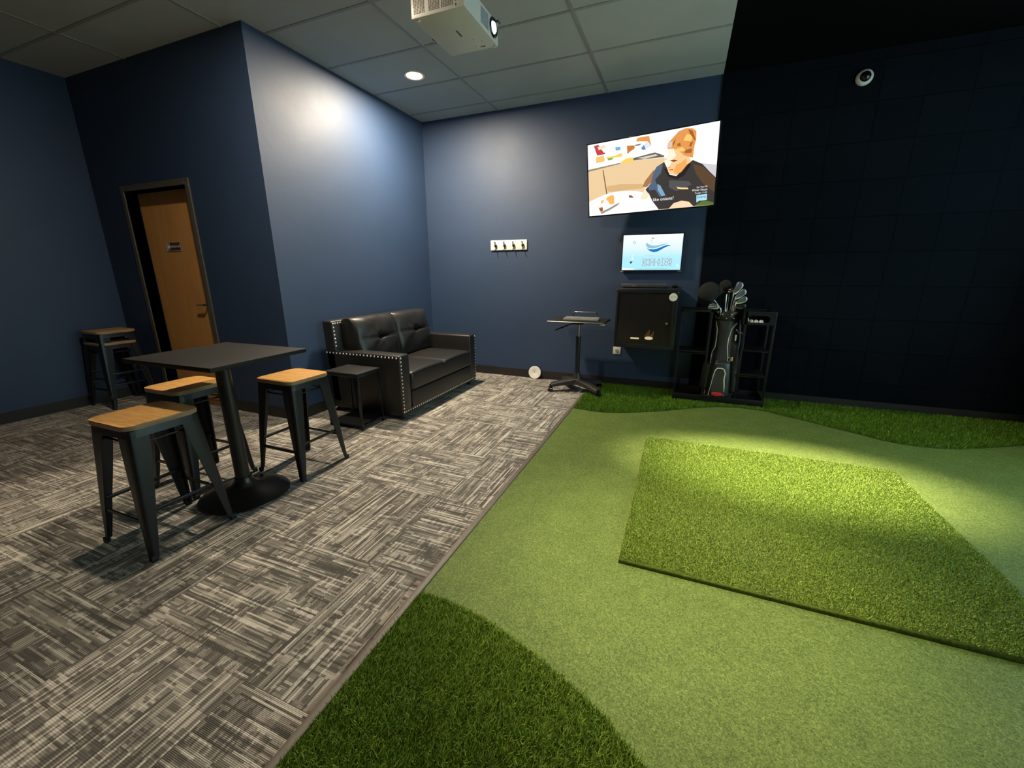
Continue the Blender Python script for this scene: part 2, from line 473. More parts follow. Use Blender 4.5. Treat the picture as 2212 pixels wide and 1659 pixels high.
def grass(name, base_mb, base_mat, blade_mat, V, n, T):
    """one mesh: the backing plus the blades"""
    bm = base_mb.bm; bmesh.ops.recalc_face_normals(bm, faces=bm.faces[:])
    bme = bpy.data.meshes.new('b'); bm.to_mesh(bme); bm.free()
    nb = len(bme.vertices); bv = np.empty(nb*3); bme.vertices.foreach_get('co', bv); bv = bv.reshape(-1, 3)
    faces = [list(p.vertices) for p in bme.polygons]; bpy.data.meshes.remove(bme)
    o = nb + np.arange(n)*5
    quads = np.c_[o, o+1, o+2, o+3]; tris = np.c_[o+3, o+2, o+4]
    loops = np.concatenate([np.array([i for f in faces for i in f], int), quads.ravel(), tris.ravel()])
    sizes = np.concatenate([np.array([len(f) for f in faces]), np.full(n, 4), np.full(n, 3)])
    starts = np.concatenate([[0], np.cumsum(sizes)[:-1]])
    me = bpy.data.meshes.new(name)
    verts = np.vstack([bv, V])
    me.vertices.add(len(verts)); me.vertices.foreach_set('co', verts.ravel())
    me.loops.add(len(loops)); me.loops.foreach_set('vertex_index', loops.astype(np.int32))
    me.polygons.add(len(sizes)); me.polygons.foreach_set('loop_start', starts.astype(np.int32)); me.polygons.foreach_set('loop_total', sizes.astype(np.int32))
    me.materials.append(base_mat); me.materials.append(blade_mat)
    mi = np.ones(len(sizes), np.int32); mi[:len(faces)] = 0; me.polygons.foreach_set('material_index', mi)
    me.update(calc_edges=True)
    at = me.color_attributes.new('tint', 'FLOAT_COLOR', 'POINT')
    c = np.ones((len(verts), 4)); c[:nb, :3] = .2; c[nb:, 0] = T; c[nb:, 1] = T; c[nb:, 2] = T
    at.data.foreach_set('color', c.ravel())
    me.validate()
    return link(name, me)

front = [(XT+.018, 1.170), (-.80, 1.172), (-.694, 1.165), (-.574, 1.144), (-.432, 1.099), (-.278, 1.044), (-.153, .987), (-.074, .942), (.02, .868), (.16, .74), (.30, .57), (.40, .36), (.46, .10), (XT+.018, .10)]
V, n, T = blades(front, 120000, .014, .020, .0026, 1.1, (.10, .25))
o = grass('rough_turf', MB().prism(list(reversed(front)), .010, .0145), M['rough_base'], M['blade_rough'], V, n, T)
tag(o, 'shaggy dark green turf piece with a curved edge, nearest the camera', 'artificial turf', 'shaggy rough turf pieces')
rear = [(XT+.018, 3.762), (-.80, 3.748), (-.661, 3.736), (-.50, 3.765), (-.376, 3.821), (-.111, 3.97), (.193, 4.194), (.406, 4.32), (.609, 4.375), (.812, 4.350), (1.147, 4.152), (1.432, 3.968), (1.55, 3.885), (1.67, 3.839), (1.80, 3.835), (1.979, 3.867), (2.268, 4.019), (2.518, 4.165), (XR-.02, 4.33), (XR-.02, YB-.022), (XT+.018, YB-.022)]
V, n, T = blades(rear, 60000, .014, .026, .0042, .7, (.0, -.15))
o = grass('rough_turf', MB().prism(rear, .010, .0145), M['rough_base'], M['blade_rear'], V, n, T)
tag(o, 'long strip of shaggy green turf with a wavy edge along the back wall', 'artificial turf', 'shaggy rough turf pieces')
mx0, mx1, my0, my1 = -.157, 1.386, 1.668, 3.212
V, n, T = blades([(mx0, my0), (mx1, my0), (mx1, my1), (mx0, my1)], 150000, .035, .010, .0026, .9, (.05, -.05))
o = grass('hitting_mat', MB().box(mx0, mx1, my0, my1, .010, .0355), M['mat_base'], M['blade_mat'], V, n, T)
tag(o, 'square raised green hitting mat lying on the smooth putting turf', 'golf mat')
# ------------------------------------------------------------------ bar stools
def make_stool(label):
    t = thing('bar_stool', label, 'stool', (0, 0, 0), 0, 'backless metal stools with wooden seats')
    s = MB(); s.prism(rrect(-.160, .160, -.158, .158, .045, 6), .623, .646, bev=.003)
    for f in s.bm.faces: f.material_index = 0 if abs(f.normal.z) > .5 else 1
    me_seat = s.build('seat', [M['seat_wood'], M['ply_edge']], t)
    a = MB()   # pressed steel apron under the seat
    o_, i_ = rrect(-.150, .150, -.148, .148, .035, 5), rrect(-.130, .130, -.128, .128, .03, 5)
    bm = a.bm; z0, z1 = .585, .622
    vo0 = [bm.verts.new((x*1.035, y*1.035, z0)) for x, y in o_]; vo1 = [bm.verts.new((x, y, z1)) for x, y in o_]
    vi0 = [bm.verts.new((x*1.09, y*1.09, z0)) for x, y in i_]; vi1 = [bm.verts.new((x, y, z1)) for x, y in i_]
    for p, q in ((vo0, vo1), (vo1, vi1), (vi1, vi0), (vi0, vo0)): a._bridge(p, q)
    a.build('seat_frame', M['black_metal'], t)
    def leg(sx, sy):
        m = MB(); bm = m.bm
        zs = [.618, .60, .50, .36, .22, .12, .05, .018]
        of = [.1500, .1515, .160, .172, .184, .1905, .1955, .199]
        wd = [.082, .082, .076, .064, .050, .040, .032, .030]
        rings = []
        th = .004; r = .012
        for z, f, w in zip(zs, of, wd):
            c = Vector((f*sx, f*sy*.985, z))
            pr = [(-w, 0), (-w*.5, 0), (-r, 0), (-r*.3, -r*.3), (0, -r), (0, -w*.5), (0, -w), (-th-.004, -w), (-th, -w*.5), (-th, -r-th), (-r-th, -th), (-w*.5, -th), (-w, -th-.004)]
            rings.append([bm.verts.new((c.x + sx*px, c.y + sy*py, z)) for px, py in pr])
        for i in range(len(rings)-1): m._bridge(rings[i], rings[i+1])
        bm.faces.new(rings[0]); bm.faces.new(rings[-1])
        # stiffening bead pressed along each face
        lg = m.build('leg', M['black_metal'], t, angle=50)
        ft = MB(); w = .026
        ft.prism([(sx*.202, sy*.199), (sx*(.202-w), sy*.199), (sx*(.202-w), sy*(.199-.010)), (sx*(.202-.010), sy*(.199-w)), (sx*.202, sy*(.199-w))], .0, .03, bev=.002)
        ft.build('rubber_foot', M['rubber'], lg)
    for sx, sy in ((-1,-1), (1,-1), (1,1), (-1,1)): leg(sx, sy)
    def at(z): return .1500 + (.618-z)*(.053/.6)
    for (p, q, z) in (((-1,-1), (1,-1), .188), ((-1,1), (1,1), .188), ((-1,-1), (-1,1), .232), ((1,-1), (1,1), .232)):
        f = at(z)-.013
        MB().box(-f, f, -.0045, .0045, -.009, .009, .003).build('rung', M['black_metal'], t,
            loc=(0, p[1]*f, z) if z < .2 else (p[0]*f, 0, z), rot=(0, 0, 0 if z < .2 else PI/2))
    for sgn in (-1, 1):
        f = at(.545)-.012; e = f-.030
        MB().tube([(-f, sgn*e, .545), (f, sgn*e, .545)], .005, 8).tube([(sgn*e, -f, .545), (sgn*e, f, .545)], .005, 8).build('brace', M['black_metal'], t)
    return t
st = make_stool('wooden-topped metal stool nearest the camera, its seat partly shaded by the table')
st.location = (-2.355, 1.070, 0)
for (x, y, z, rz, lab) in ((-2.755, 1.495, 0, .02, 'wooden-topped metal stool behind the front stool, left of the table pedestal'),
                           (-2.338, 1.895, 0, -.01, 'wooden-topped metal stool between the table and the small side table'),
                           (-5.245, 2.262, 0, .0, 'lower stool of the nested pair standing by the door'),
                           (-5.245, 2.262, .110, .0, 'upper stool of the nested pair standing by the door')):
    c = copy_tree(st); c.location = (x, y, z); c.rotation_euler = (0, 0, rz); c['label'] = lab

# ------------------------------------------------------------------ high table
t = thing('pedestal_table', 'black square pedestal table with a round base amid the stools', 'table', (-2.350, 1.465, 0), .03)
MB().box(-.335, .335, -.280, .280, .845, .868, .003).build('tabletop', M['dark_top'], t)
MB().box(-.20, .20, -.025, .025, .832, .845, .004).box(-.025, .025, -.20, .20, .832, .845, .004).build('top_bracket', M['table_black'], t)
MB().lathe([(.0, .09), (.040, .09), (.0385, .10), (.0385, .832), (.0, .832)], (0,0,0), 'z', 32).build('column', M['table_black'], t)
MB().lathe([(.0, .0), (.235, .0), (.240, .004), (.238, .010), (.22, .018), (.17, .032), (.12, .046), (.085, .060), (.062, .078), (.050, .10), (.046, .118), (.0, .12)], (0,0,0), 'z', 64).build('base', M['table_black'], t)

# ------------------------------------------------------------------ sofa (faces +x)
SX, SY = -2.62, 3.57
so = thing('loveseat', 'black leather loveseat with nailhead trim against the side wall', 'sofa', (SX, SY, 0))
L = lambda x: x - SX
W = lambda y: y - SY
xb0, xb1, xf = L(-3.05), L(-2.93), L(-2.215)
yn, yf_ = W(2.85), W(4.29); AW = .145
# base and seat rail
MB().box(xb0+.01, xf-.012, yn+.02, yf_-.02, .055, .250, .015, 3).build('base', M['leather'], so)
# back with slight lean
bk = MB(); bk.box(xb0, xb1, yn, yf_, .10, .872, .022, 3)
for v in bk.bm.verts: v.co.x -= (v.co.z-.5)*.05 - .01
bk.build('backrest', M['leather'], so)
for y0, y1 in ((yn, yn+AW), (yf_-AW, yf_)):
    MB().box(xb0+.005, xf, y0, y1, .050, .600, .018, 3).build('armrest', M['leather'], so)
def cushion(w, h, d, tufts, n=30, puff=.35, edge=.06, creases=True):
    """pillow, w along y, h along z, thickness d along x (front = +x)"""
    mb = MB(); bm = mb.bm
    def shape(a, b, side):
        # a, b in [-1, 1]
        k = (1-abs(a)**4)**(1/4) if abs(a) < 1 else 0; k2 = (1-abs(b)**3.4)**(1/3.4) if abs(b) < 1 else 0
        t_ = (k*k2)**.8
        th = d*.5*t_*(1+puff*.3*math.cos(a*PI/2)*math.cos(b*PI/2))
        y = a*w/2*(1-.02*b*b); z = b*h/2*(1-.02*a*a)
        if side > 0:
            for ty, tz in tufts:
                dy, dz = y-ty, z-tz; r = math.hypot(dy, dz); an = math.atan2(dz, dy)
                th -= .035*math.exp(-(r/.035)**2)
                if creases:
                    th -= .016*math.exp(-(r/.13)**2)*(max(0, math.cos(an*5+ty*9))**6)
                    th -= .020*math.exp(-(dz/.010)**2)*math.exp(-(dy/.20)**2)
            th += .003*math.sin(y*37+z*11)*t_ + .003*math.sin(z*29-y*17)*t_
        return (side*th, y, z)
    def rem(t): return math.sin((t-.5)*PI)
    for side in (1, -1):
        g_ = [[None]*(n+1) for _ in range(n+1)]
        for i in range(n+1):
            for j in range(n+1): g_[i][j] = bm.verts.new(shape(rem(i/n), rem(j/n), side))
        for i in range(n):
            for j in range(n): bm.faces.new([g_[i][j], g_[i+1][j], g_[i+1][j+1], g_[i][j+1]])
    bmesh.ops.remove_doubles(bm, verts=bm.verts[:], dist=.0008)
    return mb
cw = (yf_-yn-2*AW)/2
for k, yc in enumerate((yn+AW+cw/2, yf_-AW-cw/2)):
    lean = .16
    c = cushion(cw+.035, .475, .26, [(0.0, .02)], 40)
    o = c.build('back_cushion', M['leather'], so, loc=(xb1+.095, yc-(.02 if k else .03), .655), rot=(0, -lean, 0), angle=80)
    w_, h_ = cw+.035, .475
    pts = []
    for i in range(48):
        a_ = 2*PI*i/48; ca, sa = math.cos(a_), math.sin(a_)
        sc = 1/((abs(ca)**5+abs(sa)**5)**.2)
        pts.append((.006, ca*sc*w_/2*.99, sa*sc*h_/2*.99))
    MB().tube(pts, .004, 6, closed=True).build('piping', M['leather'], o)
# one bench cushion with a dip in the middle
def crown(y, x, w, d):
    a = y/(w/2); b = x/(d/2)
    return .034*abs(math.sin(min(1, abs(a))*PI))**.55*max(0, 1-abs(b)**3)**.5*.75 + .006*abs(math.sin(min(1, abs(a))*PI))**.5 - .010*math.exp(-(a/.02)**2)
def bench(w, d, h):
    mb = MB(); mb.box(-d/2, d/2, -w/2, w/2, -h/2, h/2, .028, 4); bm = mb.bm
    for i in range(1, 44):
        bmesh.ops.bisect_plane(bm, geom=bm.verts[:]+bm.edges[:]+bm.faces[:], plane_co=(0, -w/2+w*i/44, 0), plane_no=(0, 1, 0))
    for i in range(1, 16):
        bmesh.ops.bisect_plane(bm, geom=bm.verts[:]+bm.edges[:]+bm.faces[:], plane_co=(-d/2+d*i/16, 0, 0), plane_no=(1, 0, 0))
    for v in bm.verts:
        if v.co.z > 0: v.co.z += crown(v.co.y, v.co.x, w, d)*min(1, v.co.z/(h*.3))
    return mb
cd = (xf+.012) - (xb1+.02)
bc = bench(2*cw-.006, cd, .165).build('seat_cushion', M['leather'], so, loc=(xb1+.02+cd/2, (yn+yf_)/2, .335), angle=80)
pts = [(cd/2-.006, -cw+.02 + i*(2*cw-.04)/40, .074 + crown(-cw+.02 + i*(2*cw-.04)/40, cd/2-.006, 2*cw, cd)) for i in range(41)]
MB().tube(pts, .004, 6).build('piping', M['leather'], bc)
pn = MB(); pn.box(xf-.016, xf+.002, yn+AW+.004, yf_-AW-.004, .062, .245, .008, 2); pn.build('front_panel', M['leather'], so)
nail_me = None
def nails(pts, nrm):
    global nail_me
    for q in pts:
        if nail_me is None:
            mb = MB(); nx = Vector((1,0,0)); ax, ay = Vector((0,1,0)), Vector((0,0,1)); z0 = Vector((0,0,0))
            r0 = mb.ring(z0, .0085, 10, ax, ay); r1 = mb.ring(nx*.0035, .0068, 10, ax, ay); r2 = mb.ring(nx*.0052, .002, 10, ax, ay)
            mb._bridge(r0, r1); mb._bridge(r1, r2); mb.bm.faces.new(r2)
            o = mb.build('nailhead', M['nail'], so); nail_me = o.data
        else: o = link('nailhead', nail_me, so)
        o.location = q
        if nrm[1] < 0: o.rotation_euler = (0, 0, -PI/2)
def seq(a, b, step=.027):
    a, b = Vector(a), Vector(b); n = max(1, round((b-a).length/step)); return [a+(b-a)*i/n for i in range(n+1)]
nails(seq((xf, yn+.022, .575), (xf, yn+.022, .085), .032), (1,0,0))
nails(seq((xf, yf_-.022, .575), (xf, yf_-.022, .085), .034), (1,0,0))
nails(seq((xf+.002, yn+.045, .085), (xf+.002, yf_-.045, .085), .0340), (1,0,0))
nails(seq((xb0+.02, yn, .578), (xf-.03, yn, .578), .040), (0,-1,0))
bx = lambda z: xb1 - (z-.5)*.05 + .011
nails(seq((bx(.64), yn+.02, .64), (bx(.845), yn+.02, .845), .032) + seq((bx(.845), yn+.045, .845), (bx(.845), yn+.20, .845), .032)[:5], (1,0,.05))
for x in (xb0+.07, xf-.07):
    for y in (yn+.07, yf_-.07): MB().lathe([(.0, 0), (.020, 0), (.027, .05), (.0, .06)], (x, y, 0), 'z', 16).build('foot', M['black_plastic'], so)

# ------------------------------------------------------------------ side table
t = thing('side_table', 'small black metal side table with a lower shelf beside the loveseat', 'table', (-2.585, 2.683, 0))
hx_, hy = .180, .140
MB().box(-hx_, hx_, -hy, hy, .477, .492, .002).build('tabletop', M['dark_top'], t)
for sx in (-1, 1):
    for sy in (-1, 1):
        MB().box(sx*hx_-(.018 if sx > 0 else 0), sx*hx_+(.018 if sx < 0 else 0), sy*hy-(.018 if sy > 0 else 0), sy*hy+(.018 if sy < 0 else 0), 0, .477, .0015).build('leg', M['black_metal'], t)
r = MB()
for sy in (-1, 1): r.box(-hx_+.018, hx_-.018, sy*hy-(.018 if sy > 0 else 0), sy*hy+(.018 if sy < 0 else 0), .459, .4765, .0015)
for sx in (-1, 1): r.box(sx*hx_-(.018 if sx > 0 else 0), sx*hx_+(.018 if sx < 0 else 0), -hy+.018, hy-.018, .459, .4765, .0015)
r.build('top_rail', M['black_metal'], t)
MB().box(-hx_+.001, hx_-.001, -hy+.001, hy-.001, .030, .044, .002).build('shelf', M['dark_top'], t)

# ------------------------------------------------------------------ rolling laptop stand
CX, CY = -1.015, 4.40
t = thing('rolling_stand', 'black height-adjustable rolling stand with a chrome post', 'stand', (CX, CY, 0))
base = MB()
feet = [(-1.285-CX, 4.285-CY), (-.735-CX, 4.215-CY), (-.80-CX, 4.62-CY), (-1.22-CX, 4.64-CY)]
zc = .018
for i, (fx, fy) in enumerate(feet):
    fl = .012 if i in (1, 2) else 0
    n = 9; secs = []
    L_ = math.hypot(fx, fy); dx, dy = fx/L_, fy/L_; px_, py_ = -dy, dx
    for k in range(n+1):
        s_ = k/n; w = .062-.022*s_; zt = .165 - .068*s_**.9; zb = zt - (.066 - .028*s_); bend = .05*math.sin(s_*PI)*(1 if i % 2 else -1)*.3
        cx_, cy_ = dx*L_*s_+px_*bend, dy*L_*s_+py_*bend
        secs.append([base.bm.verts.new((cx_+px_*a, cy_+py_*a, z)) for a, z in ((-w, zb), (w, zb), (w*.98, zt-.012), (w*.6, zt), (-w*.6, zt), (-w*.98, zt-.012))])
    for k in range(n): base._bridge(secs[k], secs[k+1])
    base.bm.faces.new(secs[0]); base.bm.faces.new(secs[-1])
base.lathe([(.0, .085), (.060, .085), (.055, .150), (.036, .19), (.034, .22), (.0, .22)], (0,0,0), 'z', 24)
base.build('base', plain('cast_grey_black', (.020, .019, .018), .42, bump=.1, bscale=200), t, angle=50)
for i, (fx, fy) in enumerate(feet):
    L_ = math.hypot(fx, fy); z0 = .0 if i in (0, 3) else .012
    cs = MB()
    cs.lathe([(.0, .062), (.013, .062), (.013, .082), (.0, .084)], (fx, fy, 0), 'z', 14)
    cs.box(fx-.012, fx+.012, fy-.024, fy+.016, .030, .064, .006)
    cs.lathe([(.0, -.024), (.022, -.024), (.026, -.020), (.026, -.006), (.0, -.005)], (fx, fy-.006, .026+z0), 'x', 22)
    cs.lathe([(.0, .005), (.026, .006), (.026, .020), (.022, .024), (.0, .024)], (fx, fy-.006, .026+z0), 'x', 22)
    cs.build('caster', M['gloss_black'], t)
MB().lathe([(.0, .19), (.0255, .19), (.0255, .60), (.030, .602), (.030, .622), (.0, .625)], (0,0,0), 'z', 24).build('lower_column', M['black_metal'], t)
MB().lathe([(.0, .61), (.015, .61), (.015, .765), (.0, .765)], (0,0,0), 'z', 24).build('chrome_post', M['chrome'], t)
MB().box(-.050, .050, -.06, .06, .752, .772, .004).box(-.12, .12, -.03, .03, .768, .782, .003).build('top_bracket', M['black_metal'], t)
MB().tube([(-.02, -.03, .775), (-.10, -.05, .745), (-.17, -.07, .715), (-.245, -.085, .682)], [.006, .006, .009, .005], 8).build('height_lever', M['black_plastic'], t)
dt = MB(); dt.prism(rrect(-.305, .305, -.200, .200, .05, 6), .783, .803, bev=.004)
dk = dt.build('desktop', M['dark_top'], t)
MB().tube([(-.295, -.199, .793), (-.28, -.2035, .793), (.28, -.2035, .793), (.295, -.199, .793)], .005, 6).build('edge_band', M['steel'], dk)
MB().box(.255, .300, -.185, -.14, .770, .784, .003).build('corner_clip', M['white_plastic'], dk)
hb = MB(); hb.tube([(-.105, .14, .803), (-.105, .14, .845), (-.098, .14, .862), (-.08, .14, .868), (.135, .14, .868), (.153, .14, .862), (.16, .14, .845), (.16, .14, .803)], .0065, 8)
hb.build('grab_bar', M['chrome'], dk)
# keyboard
kb = thing('keyboard', 'grey keyboard lying on the rolling stand', 'keyboard', (CX+.035, CY-.045, .8035), 0)
b_ = MB(); b_.box(-.185, .185, -.065, .065, 0, .012, .003)
for v in b_.bm.verts:
    if v.co.z > .006: v.co.z += (v.co.y+.065)*.10
b_.build('case', plain('grey_keyboard', (.22, .215, .20), .4), kb)
kk = MB()
for r_ in range(5):
    for c_ in range(18):
        x = -.176+c_*.0197; y = -.056+r_*.0225; z = .0125+(y+.065)*.10
        kk.box(x, x+.0165, y, y+.018, z, z+.006, .001, 1)
kk.build('keys', plain('grey_keys', (.27, .265, .25), .45), kb, smooth=False)

# ------------------------------------------------------------------ white disc by the base
dz = thing('cup_cover', 'round white disc leaning against the black baseboard', 'disc', (-1.635, 4.748, 0), rot=(math.radians(-9), 0, 0))
dd = MB(); dd.lathe([(.0, 0), (.078, 0), (.080, .002), (.080, .010), (.077, .013), (.012, .012), (.009, .010), (.0, .010)], (0, 0, .080), 'y', 48)
for v in dd.bm.verts: v.co.y = -v.co.y
dd.build('plate', M['paper_white'], dz)
dd = MB(); dd.lathe([(.0, .0), (.004, .0), (.004, -.002), (.0, -.0025)], (0, -.0125, .081), 'y', 16); dd.build('screw', plain('screw_grey', (.25, .24, .22), .4), dz)

# ------------------------------------------------------------------ coat rack
cr = thing('coat_rack', 'white wall board with four black coat hooks', 'coat rack', (-1.995, YB, 1.607))
MB().box(-.234, .234, -.018, 0, -.057, .057, .003).build('board', M['white_paint'], cr)
for i in range(4):
    x = -.176+i*.1165
    h = MB(); h.box(x-.004, x+.008, -.022, -.018, -.020, .040, .001)
    h.tube([(x+.002, -.020, .030), (x-.004, -.026, .034), (x-.008, -.028, .042)], .0035, 8)
    h.box(x+.000, x+.026, -.040, -.018, -.018, .010, .003)
    h.tube([(x+.013, -.03, -.012), (x+.013, -.034, -.045), (x+.013, -.045, -.058), (x+.013, -.058, -.050)], .004, 8)
    h.build('hook', M['black_metal'], cr)

# ------------------------------------------------------------------ outlet
ol = thing('wall_outlet', 'small white wall outlet under the equipment cabinet', 'outlet', (-.652, YB, .420))
MB().box(-.043, .043, -.007, 0, -.043, .043, .002).build('cover_plate', M['white_plastic'], ol)
MB().lathe([(.0, 0), (.016, 0), (.016, -.006), (.007, -.007), (.0, -.004)], (0, -.007, 0), 'y', 24).build('socket', plain('grey_socket', (.35, .34, .32), .4), ol)

# ------------------------------------------------------------------ dome camera
dc = thing('dome_camera', 'white ringed dome camera high on the dark bay wall', 'camera', (1.214, YB-.012, 2.845))
q = MB(); q.lathe([(.0, 0), (.058, 0), (.060, .008), (.058, .022), (.048, .034), (.040, .037), (.0, .034)], (0,0,0), 'y', 40)
for v in q.bm.verts: v.co.y = -v.co.y
q.build('housing', M['white_plastic'], dc)
q = MB(); q.lathe([(.0, .034), (.039, .034), (.037, .044), (.030, .055), (.020, .062), (.008, .0655), (.0, .066)], (0,0,0), 'y', 32)
for v in q.bm.verts: v.co.y = -v.co.y
q.build('dome', M['gloss_black'], dc)
# ------------------------------------------------------------------ screens
def picture(parent, name, w, h, polys, texts, mat, bg):
    """flat picture shown by a screen: local x right, z up, facing -y; bg = colours of bottom and top"""
    bm = bmesh.new(); cols = []
    def lin(c): return [((x/255)/12.92 if x/255 <= .04045 else ((x/255+.055)/1.055)**2.4) for x in c]
    def add(pts, c, lvl):
        vs = [bm.verts.new(((u-.5)*w, -.00012*lvl, (v-.5)*h)) for u, v in pts]
        try: f = bm.faces.new(vs)
        except ValueError: return
        cc = c if isinstance(c, list) else [c]*len(pts)
        cols.append((f, cc))
    nb = len(bg)-1
    for i in range(nb):
        v0, c0 = bg[i]; v1, c1 = bg[i+1]
        add([(0, v0), (1, v0), (1, v1), (0, v1)], [c0, c0, c1, c1], 0)
    for k, (c, pts) in enumerate(polys): add(pts, c, k+1)
    lay = bm.loops.layers.float_color.new('pic')
    for f, cc in cols:
        for lp, c in zip(f.loops, cc): lp[lay] = (*lin(c), 1)
    bmesh.ops.triangulate(bm, faces=[f for f in bm.faces if len(f.verts) > 4])
    for f in bm.faces:
        f.normal_update()
        if f.normal.y > 0: f.normal_flip()
    me = bpy.data.meshes.new(name); bm.to_mesh(me); bm.free(); me.materials.append(mat)
    o = link(name, me, parent)
    for s, u0, v0, u1, v1, hh, c in texts:
        tm = text_mesh(s, 1.0)
        xs = [v.co.x for v in tm.vertices]; ys = [v.co.y for v in tm.vertices]
        W0, H0 = max(xs)-min(xs), max(ys)
        x0, z0, x1, z1 = (u0-.5)*w, (v0-.5)*h, (u1-.5)*w, (v1-.5)*h
        sx, sy = math.hypot(x1-x0, z1-z0)/W0, hh*h/H0; an = math.atan2(z1-z0, x1-x0)
        for fl in ((1, -1) if s == 'SIMULATOR' else (1,)):
            t2 = tm.copy()
            for v in t2.vertices:
                a_, b_ = (v.co.x-min(xs))*sx, v.co.y*sy*fl + (hh*h*.12 if fl < 0 else 0)
                v.co = (x0+a_*math.cos(an)-b_*math.sin(an), -.00012*(len(polys)+3+(0 if fl > 0 else 1)), z0+a_*math.sin(an)+b_*math.cos(an))
            if fl > 0 and s != 'SIMULATOR': pass
            t2.materials.clear(); t2.materials.append(emis('screen_text', tuple(lin(c)), 1.1))
            link('lettering', t2, o)
        bpy.data.meshes.remove(tm)
    return o
